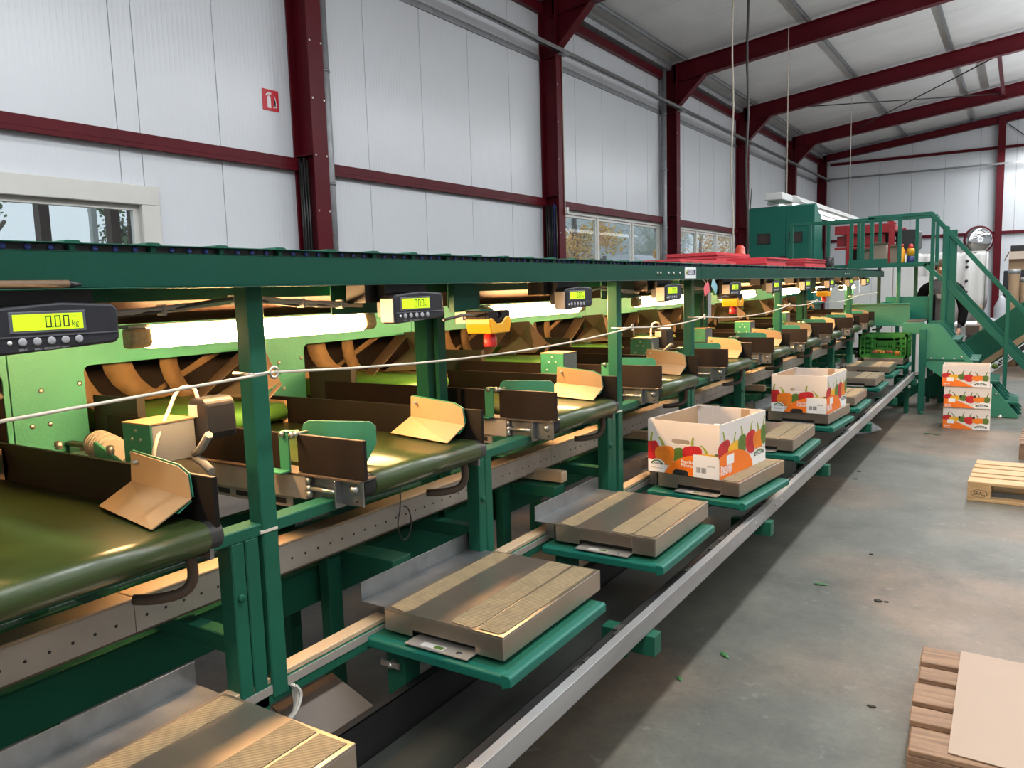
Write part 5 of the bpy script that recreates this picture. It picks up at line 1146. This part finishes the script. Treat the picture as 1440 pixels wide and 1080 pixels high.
# slanted dark infeed under the platform
uf = thing('lower_chute', 'dark slanted chute under the platform, behind the green leg', 'chute', (-1.1, 11.0, 0.1))
MB().plate([(-1.25, 10.8, 0.10), (-0.55, 10.8, 0.62), (-0.55, 11.3, 0.62), (-1.25, 11.3, 0.10)], 0.02).build('slide', 'brownplate', uf)
MB().plate([(-1.3, 10.79, 0.0), (-0.5, 10.79, 0.58), (-0.5, 10.79, 0.70), (-1.3, 10.79, 0.12)], 0.01).build('side', 'green', uf)
MB().box(-1.55, -1.2, 10.9, 11.3, 0.0, 0.05).box(-1.5, -1.44, 10.9, 10.96, 0.05, 0.6).box(-1.60, -1.0, 10.88, 10.92, 0.35, 0.40).build('frame', 'green', uf)
# ---------------------------------------------------------------- hood and red grader behind the line
hd = thing('grader_hood', 'big green sheet metal hood with two round windows behind the red trays', 'hood', (-3.45, 14.4, 0))
pf = [(14.0, 1.2), (14.0, 2.86), (14.12, 2.89), (14.62, 2.62), (14.62, 2.18), (14.85, 1.86), (14.85, 1.2)]
MB().prism(pf, 'x', -4.04, -3.42).build('cabinet', 'hoodgreen', hd, bevel=0.003)
MB().prism(pf, 'x', -3.412, -2.95).build('cabinet', 'hoodgreen', hd, bevel=0.003)
MB().box(-4.0, -2.99, 14.05, 14.8, 0, 1.2).build('base', 'green', hd)
for x in (-3.78, -3.25):
    MB().ring((x-0.11, x+0.11, 2.25, 2.43), (x-0.085, x+0.085, 2.27, 2.41), 0.05, 'y', 13.985, 14.0).build('window_rim', 'black', hd)
    MB().box(x-0.09, x+0.09, 13.992, 13.998, 2.26, 2.42).build('window_pane', 'brown', hd)
MB().box(-3.52, -3.40, 13.985, 14.0, 2.005, 2.035).build('slot_handle', 'black', hd)
gd = thing('red_grader', 'red framed grader machine with black motor behind the platform railing', 'grader', (-2.2, 15.3, 0))
for b in ((-2.80, -1.86, 14.9, 15.0, 2.38, 2.53), (-2.80, -1.86, 14.9, 14.96, 2.12, 2.16), (-2.80, -1.80, 16.0, 16.1, 2.38, 2.5), (-2.80, -1.80, 16.0, 16.06, 2.10, 2.18), (-2.8, -2.72, 14.95, 16.05, 2.4, 2.5), (-1.93, -1.84, 14.95, 16.05, 2.40, 2.5)):
    MB().box(*b).build('beam', 'graderred', gd, bevel=0.004)
for x, y in ((-2.56, 14.92), (-1.89, 14.92), (-2.76, 16.0), (-1.89, 16.0)): MB().box(x-0.045, x+0.045, y-0.03, y+0.05, 0, 2.5).build('post', 'graderred', gd, bevel=0.004)
bar(MB(), (-2.16, 14.93, 2.22), (-1.97, 14.93, 1.92), 0.05, 0.04).build('brace', 'graderred', gd)
bar(MB(), (-1.98, 14.95, 2.60), (-1.84, 14.95, 2.50), 0.06, 0.04).build('brace', 'graderred', gd)
for z in (2.2, 2.3): MB().cyl((-2.4, 15.5, z), (-1.9, 15.5, z), 0.03, 10).build('shaft', 'galv', gd)
for i in range(6): MB().cyl((-2.7+0.13*i, 15.3, 2.27), (-2.7+0.13*i, 15.9, 2.27), 0.05, 10).build('roller', 'brown', gd)
for x in (-2.35, -2.12): MB().lathe([(0.05, 0), (0.06, 0.05), (0.06, 0.12), (0.02, 0.18)], (x, 15.1, 1.92), 12).build('sensor_can', 'grey', gd)
MB().box(-2.75, -1.84, 14.95, 16.0, 1.80, 1.84).build('tray', 'graderred', gd)
for i in range(4): MB().box(-2.86+0.34*i, -2.53+0.34*i, 14.84, 14.87, 0.05, 1.80).build('casing_panel', 'lampbody', gd, bevel=0.004)
MB().prism([(-1.80, 2.06), (-1.52, 2.06), (-1.47, 2.10), (-1.47, 2.36), (-1.52, 2.40), (-1.80, 2.42)], 'y', 14.9, 15.35).build('motor_cover', 'black', gd, bevel=0.01)
MB().box(-1.82, -1.5, 14.9, 15.3, 2.02, 2.06).build('motor_shelf', 'graderred', gd)
MB().box(-2.80, -1.90, 15.95, 15.97, 1.84, 2.50).box(-2.80, -1.90, 15.2, 15.9, 2.50, 2.52).build('inner_casing', 'brown', gd)
MB().box(-2.78, -2.0, 15.0, 15.02, 2.18, 2.36).build('front_cover', 'graderred', gd, bevel=0.004)
# things standing on the platform
for i, (x, y, w, h, lab) in enumerate(((-1.62, 11.75, 0.16, 0.24, 'cream carton standing on the platform, left of the spray can'), (-1.80, 11.85, 0.14, 0.17, 'small cream carton behind the railing, leftmost on the platform'), (-1.45, 11.9, 0.12, 0.20, 'white cream carton on the platform nearest the black motor'))):
    t = thing('small_carton', lab, 'carton', (x, y, 1.80)); MB().box(x-w/2, x+w/2, y-0.09, y+0.09, 1.8005, 1.80+h).build('box', 'cardsheet', t, bevel=0.004)
    MB().plate([(x-w/2, y-0.09, 1.80+h), (x+w/2, y-0.09, 1.80+h), (x+w/2+0.0, y-0.13, 1.84+h), (x-w/2, y-0.13, 1.84+h)], 0.003).build('flap', 'cardsheet', t)
sc_ = thing('spray_can', 'blue and yellow spray can with red cap on the platform edge', 'can', (-1.24, 11.6, 1.80))
MB().lathe([(0.045, 0), (0.048, 0.005), (0.048, 0.085)], (-1.24, 11.6, 1.8005), 16).build('lower_band', 'blue', sc_)
MB().lathe([(0.048, 0.085), (0.048, 0.165), (0.04, 0.18)], (-1.24, 11.6, 1.8005), 16).build('yellow_band', 'yellow', sc_)
MB().lathe([(0.03, 0.18), (0.03, 0.20), (0.022, 0.235), (0.0, 0.24)], (-1.24, 11.6, 1.8005), 14).build('cap', 'redplas', sc_)
yb_ = thing('yellow_bottle', 'slim yellow bottle beside the spray can on the platform', 'bottle', (-1.34, 11.62, 1.80))
MB().lathe([(0.03, 0), (0.032, 0.01), (0.032, 0.16), (0.012, 0.19), (0.012, 0.21)], (-1.34, 11.62, 1.8005), 12).build('body', 'yellow', yb_)
MB().lathe([(0.014, 0.21), (0.014, 0.24), (0, 0.242)], (-1.34, 11.62, 1.8005), 10).build('cap', 'redplas', yb_)
# ---------------------------------------------------------------- hanging lamp and ropes
hl = thing('hanging_lamp', 'long white hanging lamp above the machine in front of the back wall', 'lamp', (-3.6, 15.5, 2.9))
MB().prism([(-3.78, 3.10), (-3.42, 3.10), (-3.30, 3.0), (-3.30, 2.975), (-3.90, 2.975), (-3.90, 3.0)], 'y', 14.6, 21.0).build('reflector_housing', 'lampbody', hl)
MB().box(-3.75, -3.45, 13.9, 14.6, 2.98, 3.10).build('end_box', 'lampbody', hl, bevel=0.01)
for x in (-3.72, -3.48): MB().cyl((x, 14.8, 2.955), (x, 20.4, 2.955), 0.018, 10).build('lit_tube', 'cool', hl)
for y in (14.8, 20.9): MB().cyl((-3.6, y, 3.10), (-3.6, y, roofz(-3.6)), 0.008, 6).build('hanger_rope', 'rope', hl)
for (x, y, r, z0, m_, lab) in ((-3.7, 11.95, 0.012, 1.9, 'rope', 'pale rope hanging from the roof, leftmost of the hanging lines'), (-3.7, 12.7, 0.019, 2.02, 'darkcable', 'thick dark cable hanging from the roof beside the pale rope')):
    t = thing('hanging_rope', lab, 'rope', (x, y, z0)); zt = roofz(x)-(0.0 if y < 20.6 else 0.0)
    MB().tube([(x+0.015*math.sin(i*1.3), y+0.02*math.sin(i), z0+(zt-z0)*i/12) for i in range(13)], r, 6).build('rope_length', m_, t)
    if m_ == 'rope': MB().lathe([(r*1.6, 0), (r*1.6, 0.06)], (x, y, z0), 8).build('knot', 'darkcable', t)
br = thing('slanted_rod', 'thin dark rod slanting down from the column to the green hood', 'rod', (-5, 20.7, 2.8))
MB().cyl((-5.95, 20.85, 4.0), (-4.4, 15.2, 2.55), 0.012, 6).build('rod_length', 'black', br)
# ---------------------------------------------------------------- back area
mi = thing('convex_mirror', 'round tilted convex mirror on the back wall girt', 'mirror', (-1.30, 30.0, 2.6))
prof = [(0.0, 0.0)]+[(0.62*math.sin(math.radians(a)), -0.62*0.28*(1-math.cos(math.radians(a)))) for a in (20, 40, 60, 75, 90)]
def tilt(o): o.rotation_euler = (math.radians(-14), 0, math.radians(38))
c = MB(); c.lathe([(0.0, -0.12)]+[(0.41*math.sin(math.radians(a)), -0.12*math.cos(math.radians(a))) for a in (15, 30, 45, 60, 75, 90)], (-1.30, 29.8, 2.75), 28, ax='y'); c.build('mirror_face', 'mirror', mi)
MB().lathe([(0.41, 0.0), (0.45, 0.0), (0.45, 0.05), (0.38, 0.10), (0.15, 0.12), (0.0, 0.12)], (-1.30, 29.8, 2.75), 28, ax='y').build('rim', 'red', mi)
MB().cyl((-1.30, 29.95, 2.75), (-1.30, 30.45, 2.95), 0.025, 8).build('arm', 'galv', mi)
mi.rotation_euler = (0, 0, math.radians(22))
tp = thing('tarpaulin_cover', 'white tarpaulin covered rack with a row of black eyelets, behind the stairs', 'tarpaulin', (-1.4, 17.5, 0))
n = 30; v = []; fs = []
def ty(i, j): return 17.0+0.03*math.sin(i*1.7)+0.025*math.sin(i*0.63+j)
for j, z in enumerate((0.75, 1.2, 1.6, 1.98, 2.05)):
    for i in range(n+1): v.append((-2.3+1.72*i/n, ty(i, j)+(0.06 if j == 4 else 0), z+0.012*math.sin(i*0.8)))
for j in range(4):
    for i in range(n): fs.append((j*(n+1)+i, j*(n+1)+i+1, (j+1)*(n+1)+i+1, (j+1)*(n+1)+i))
c = MB().add(v, fs, 0, True); c.box(-2.3, -0.59, 17.06, 18.3, 2.03, 2.06)
v = []
for z in (0.95, 1.2, 1.6, 2.04):
    for i in range(9): v.append((-0.58+0.02*math.sin(i*1.9+z), 17.03+1.25*i/8, z+(0.10*(i/8) if z < 1 else 0)))
c.add(v, [(j*9+i, j*9+i+1, (j+1)*9+i+1, (j+1)*9+i) for j in range(3) for i in range(8)], 0, True)
o = c.build('cover', 'tarp', tp, rec=False); s_ = o.modifiers.new('thick', 'SOLIDIFY'); s_.thickness = 0.006
for z in (1.88, 1.77, 1.51, 1.31): MB().lathe([(0.028, 0), (0.028, -0.006)], (-0.87, 16.95, z), 12, ax='y').build('eyelet', 'rubber', tp)
for x in (-2.25, -0.65):
    for y in (17.1, 18.2): MB().box(x-0.03, x+0.03, y-0.03, y+0.03, 0, 2.03).build('rack_post', 'galvdull', tp)
MB().box(-2.2, -0.7, 17.15, 18.15, 0.70, 0.75).build('rack_shelf', 'black', tp)
wp = MB().box(-2.05, -1.60, 16.3, 16.33, 0.6, 1.74).box(-2.0, -1.95, 16.33, 16.6, 0, 0.65).box(-1.7, -1.65, 16.33, 16.6, 0, 0.65).build('panel_screen', 'tarp')
tag(wp, 'plain pale grey screen panel behind the hopper, left of the person', 'screen')
bd = MB().box(-1.48, -1.33, 15.0, 15.03, 0.0, 1.62).build('tall_board', 'lampbody'); tag(bd, 'narrow pale board standing upright just left of the person', 'board')
cbx = thing('dark_cabinet', 'dark cabinet at the right edge under the brown carton', 'cabinet', (0.25, 17.3, 0))
MB().box(-0.29, 0.9, 17.0, 17.7, 0.05, 1.68).build('body', 'black', cbx, bevel=0.01)
for x in (-0.28, 0.31): MB().box(x, x+0.57, 16.985, 17.0, 0.08, 1.65).build('door', 'plas', cbx, bevel=0.004)
MB().box(-0.25, 0.86, 17.05, 17.65, 0, 0.05).build('plinth', 'rubber', cbx)
bb = thing('cardboard_box', 'large open brown cardboard box on top of the dark cabinet', 'box', (0.2, 17.3, 1.68))
MB().box(-0.22, 0.6, 17.05, 17.6, 1.681, 2.02).build('body', 'cardboard', bb, bevel=0.006)
MB().plate([(-0.22, 17.05, 2.02), (0.6, 17.05, 2.02), (0.6, 16.95, 1.88), (-0.22, 16.95, 1.88)], 0.006).build('front_flap', 'cardsheet', bb)
MB().plate([(-0.22, 17.05, 2.02), (-0.22, 17.6, 2.02), (-0.29, 17.6, 1.86), (-0.29, 17.05, 1.86)], 0.006).build('side_flap', 'cardboard', bb)
b2 = MB().box(-0.20, 0.62, 17.08, 17.6, 2.025, 2.13).build('flat_dark_box', 'black', bevel=0.008); tag(b2, 'flat dark box lying on top of the brown cardboard box', 'box')
for i, (x, y, h, lab) in enumerate(((-0.12, 16.4, 1.70, 'upright brown paper roll with open end, tallest at the right edge'), (0.05, 16.5, 1.55, 'brown paper roll behind the tallest roll at the right edge'))):
    t = thing('paper_roll', lab, 'roll', (x, y, 0)); n = 20; v = []
    for (r, z) in ((0.085, 0), (0.085, h-0.16), (0.095, h-0.08), (0.095, h), (0.06, h), (0.06, h-0.3)):
        for k in range(n): a = 2*math.pi*k/n; v.append((x+r*math.cos(a), y+r*math.sin(a), z))
    fs = [(j*n+k, j*n+(k+1) % n, (j+1)*n+(k+1) % n, (j+1)*n+k) for j in range(5) for k in range(n)]+[tuple(range(n)), tuple(5*n+k for k in range(n))]
    MB().add(v, fs, 0, True).build('paper', 'cardboard', t)
    MB().lathe([(0.0965, h-0.085), (0.0965, h-0.002)], (x, y, 0), 20).build('grey_band', 'galvdull', t)
ct = thing('work_table', 'white topped work table with clutter behind the stairs', 'table', (-0.55, 15.6, 0))
MB().box(-0.95, 0.3, 15.2, 16.0, 0.78, 0.82).build('top', 'lampbody', ct, bevel=0.004)
for x in (-0.9, 0.25):
    for y in (15.25, 15.95): MB().box(x-0.025, x+0.025, y-0.025, y+0.025, 0, 0.78).build('leg', 'galvdull', ct)
pb = MB(); v = []; n = 14
for (rr, z) in ((0.10, 0.0), (0.12, 0.08), (0.09, 0.25), (0.055, 0.38), (0.02, 0.44)):
    for k in range(n): a = 2*math.pi*k/n; q = rr*(1+0.16*math.sin(3*a+z*20)); v.append((-0.28+q*math.cos(a), 15.6+q*math.sin(a), 0.8205+z))
pb.add(v, [(i*n+k, i*n+(k+1) % n, (i+1)*n+(k+1) % n, (i+1)*n+k) for i in range(4) for k in range(n)]+[tuple(range(n)), tuple(4*n+k for k in range(n))], 0, True)
tag(pb.build('plastic_sack', 'bag'), 'clear plastic sack standing on the work table behind the stairs', 'sack')
for i, (x, y) in enumerate(((-0.45, 15.4), (-0.36, 15.35), (-0.30, 15.3), (-0.42, 15.55))):
    c = MB(); n = 10; v = []
    for (rr, z) in ((0.05, 0), (0.06, 0.03), (0.035, 0.07)):
        for k in range(n): a = 2*math.pi*k/n; q = rr*(1+0.25*math.sin(2*a+i)); v.append((x+q*math.cos(a), y+q*math.sin(a), 0.8205+z))
    c.add(v, [(j*n+k, j*n+(k+1) % n, (j+1)*n+(k+1) % n, (j+1)*n+k) for j in range(2) for k in range(n)]+[tuple(range(n)), tuple(2*n+k for k in range(n))], 0, True)
    tag(c.build('crumpled_film', 'bag'), ['leftmost', 'middle', 'rightmost', 'rearmost'][i]+' crumpled clear film lump in the heap on the work table', 'film', 'crumpled film on the work table')
tag(MB().box(-0.60, -0.53, 15.1, 15.14, 0.0, 1.12).build('wooden_batten', 'woodstrip'), 'pale wooden batten leaning upright against the work table', 'slat')
hc = thing('hand_cart', 'small cart with black wheels and red parts under the railing behind the stairs', 'cart', (-0.75, 14.0, 0))
MB().box(-0.98, -0.45, 13.8, 14.3, 0.52, 0.56).build('platform', 'galvdull', hc)
MB().box(-0.92, -0.74, 13.85, 14.05, 0.56, 0.70).build('black_case', 'black', hc, bevel=0.01)
MB().box(-0.70, -0.52, 13.9, 14.1, 0.70, 0.86).build('red_case', 'brownplate', hc, bevel=0.01)
MB().cyl((-0.62, 13.80, 0.64), (-0.62, 13.86, 0.64), 0.075, 16).build('reel', 'rubber', hc)
for x in (-0.92, -0.5):
    for y in (13.85, 14.25): MB().cyl((x, y-0.02, 0.08), (x, y+0.02, 0.08), 0.08, 14).build('wheel', 'rubber', hc); MB().box(x-0.015, x+0.015, y-0.035, y+0.035, 0.08, 0.52).build('wheel_post', 'galvdull', hc)
MB().cyl((-0.96, 13.85, 0.56), (-0.99, 13.85, 1.0), 0.015, 8).build('handle', 'white', hc)
# ================================================================ PERSON behind the railing, dark open jacket, head bent
def skin_mesh(name, joints, edges, root, sub=2):
    me = bpy.data.meshes.new(name); me.from_pydata([j[:3] for j in joints], edges, []); o = bpy.data.objects.new(name, me); COL.objects.link(o)
    sk = o.modifiers.new('skin', 'SKIN'); sk.use_smooth_shade = True
    for i, j in enumerate(joints):
        sv = me.skin_vertices[0].data[i]; sv.radius = (j[3], j[4] if len(j) > 4 else j[3]); sv.use_root = (i == root)
    ss = o.modifiers.new('sub', 'SUBSURF'); ss.levels = sub; ss.render_levels = sub
    ev = bpy.data.meshes.new_from_object(o.evaluated_get(bpy.context.evaluated_depsgraph_get()))
    bpy.data.objects.remove(o); bpy.data.meshes.remove(me); return ev
def person(x, y):
    t = thing('person', 'person in a black open jacket and grey sweater, head bent, behind the green railing', 'person', (x, y, 0))
    J = [(0, 0, 0.98, .15, .11), (0, 0, 1.15, .14, .105), (0, 0, 1.34, .165, .115), (0, -.01, 1.50, .12, .09), (0, -.03, 1.57, .055, .055), (0, -.07, 1.64, .06, .065), (0, -.085, 1.71, .078, .092), (0, -.075, 1.79, .07, .08)]
    E = [(0, 1), (1, 2), (2, 3), (3, 4), (4, 5), (5, 6), (6, 7)]
    for s in (-1, 1):
        b = len(J); J += [(s*.185, 0, 1.46, .065), (s*.235, -.01, 1.30, .052), (s*.265, -.015, 1.14, .043), (s*.255, -.07, .98, .036), (s*.245, -.11, .88, .028), (s*.24, -.125, .82, .038, .018)]
        E += [(3, b), (b, b+1), (b+1, b+2), (b+2, b+3), (b+3, b+4), (b+4, b+5)]
        h = b+5
        for k in range(4):
            q = len(J); dx = -.027+.018*k; L_ = (.07, .085, .09, .075)[k]
            J += [(s*.24+dx*0.4, -.128+dx, .785, .0085), (s*.238+dx*.4, -.135+dx, .785-L_*.5, .008), (s*.225+dx*.4, -.142+dx, .785-L_, .007)]; E += [(h, q), (q, q+1), (q+1, q+2)]
        q = len(J); J += [(s*.215, -.155, .815, .010), (s*.205, -.175, .785, .009)]; E += [(h, q), (q, q+1)]
        b = len(J); J += [(s*.095, 0, .88, .09), (s*.105, -.01, .68, .075), (s*.11, -.015, .50, .058), (s*.112, .0, .32, .052), (s*.112, .02, .11, .04), (s*.115, -.04, .05, .045, .04), (s*.12, -.14, .035, .04, .03)]
        E += [(0, b), (b, b+1), (b+1, b+2), (b+2, b+3), (b+3, b+4), (b+4, b+5), (b+5, b+6)]
    me = skin_mesh('body', J, E, 0)
    for k in ('sweater', 'jeans', 'skin', 'black'): me.materials.append(M[k])
    for p in me.polygons:
        c = p.center
        p.material_index = 3 if c.z < 0.085 else (2 if (c.z > 1.565 or (abs(c.x) > .19 and c.z < .88)) else (1 if c.z < 0.97 else 0)); p.use_smooth = True
    o = bpy.data.objects.new('body', me); COL.objects.link(o); o.parent = t; ORG[o.name] = ORG[t.name]
    # jacket: open front shell around trunk and sleeves
    K = [(0, .02, 0.86, .20, .15), (0, .02, 1.15, .185, .145), (0, .015, 1.36, .195, .15), (0, .0, 1.50, .14, .11), (0, -.005, 1.56, .08, .075)]
    F = [(0, 1), (1, 2), (2, 3), (3, 4)]
    for s in (-1, 1):
        b = len(K); K += [(s*.20, 0, 1.45, .09), (s*.255, 0, 1.29, .078), (s*.285, -.005, 1.13, .07), (s*.272, -.06, .98, .06), (s*.262, -.095, .90, .052)]
        F += [(3, b), (b, b+1), (b+1, b+2), (b+2, b+3), (b+3, b+4)]
    jm = skin_mesh('jacket', K, F, 1)
    bm = bmesh.new(); bm.from_mesh(jm)
    kill = [f for f in bm.faces if (f.calc_center_median().y < -.03 and abs(f.calc_center_median().x) < .075 and f.calc_center_median().z < 1.60) or (abs(f.calc_center_median().x) < .16 and f.calc_center_median().z < 0.80) or (f.calc_center_median().z > 1.585)]
    bmesh.ops.delete(bm, geom=kill, context='FACES'); bm.to_mesh(jm); bm.free(); jm.materials.append(M['jacket'])
    for p in jm.polygons: p.use_smooth = True
    o = bpy.data.objects.new('jacket', jm); COL.objects.link(o); o.parent = t; ORG[o.name] = ORG[t.name]; so = o.modifiers.new('thick', 'SOLIDIFY'); so.thickness = 0.012
    # head details: hair cap, ears, nose, eyes, mouth
    hx, hy, hz = x, y-.085, 1.735
    c = MB(); n = 18; rings = []; v = []
    for i in range(7):
        a = math.radians(-20+110*i/6)
        for k in range(n):
            b = 2*math.pi*k/n; rr = math.cos(a); front = max(0, -math.sin(b))
            z = hz+0.115*math.sin(a)+(0.055*front*(1-i/6)); w = 1+0.05*math.sin(5*b+i)
            v.append((hx+0.094*rr*w*math.cos(b), hy+0.01+0.108*rr*w*math.sin(b), z))
    c.add(v, [(i*n+k, i*n+(k+1) % n, (i+1)*n+(k+1) % n, (i+1)*n+k) for i in range(6) for k in range(n)]+[tuple(6*n+k for k in range(n))], 0, True)
    c.build('hair', 'hair', t)
    c = MB()
    for s in (-1, 1): c.lathe([(0.0, -.012), (.012, -.01), (.022, 0), (.012, .01)], (hx+s*.083, hy+.01, hz-.03), 10, ax='x')
    c.prism([(hy-.088, hz+.0), (hy-.118, hz-.035), (hy-.086, hz-.045)], 'x', hx-.013, hx+.013)
    c.build('nose_and_ears', 'skin', t)
    c = MB()
    for s in (-1, 1): c.lathe([(0, -.004), (.012, 0), (.012, .006)], (hx+s*.033, hy-.083, hz-.005), 10, ax='y')
    c.box(hx-.024, hx+.024, hy-.086, hy-.078, hz-.074, hz-.068); c.build('eyes_and_mouth', 'hair', t)
    MB().prism([(x-.05, 1.36), (x+.05, 1.36), (x+.035, 1.30), (x-.035, 1.30)], 'y', y-.14, y-.128).build('collar_fold', 'galvdull', t)
    return t
person(-0.965, 12.85)
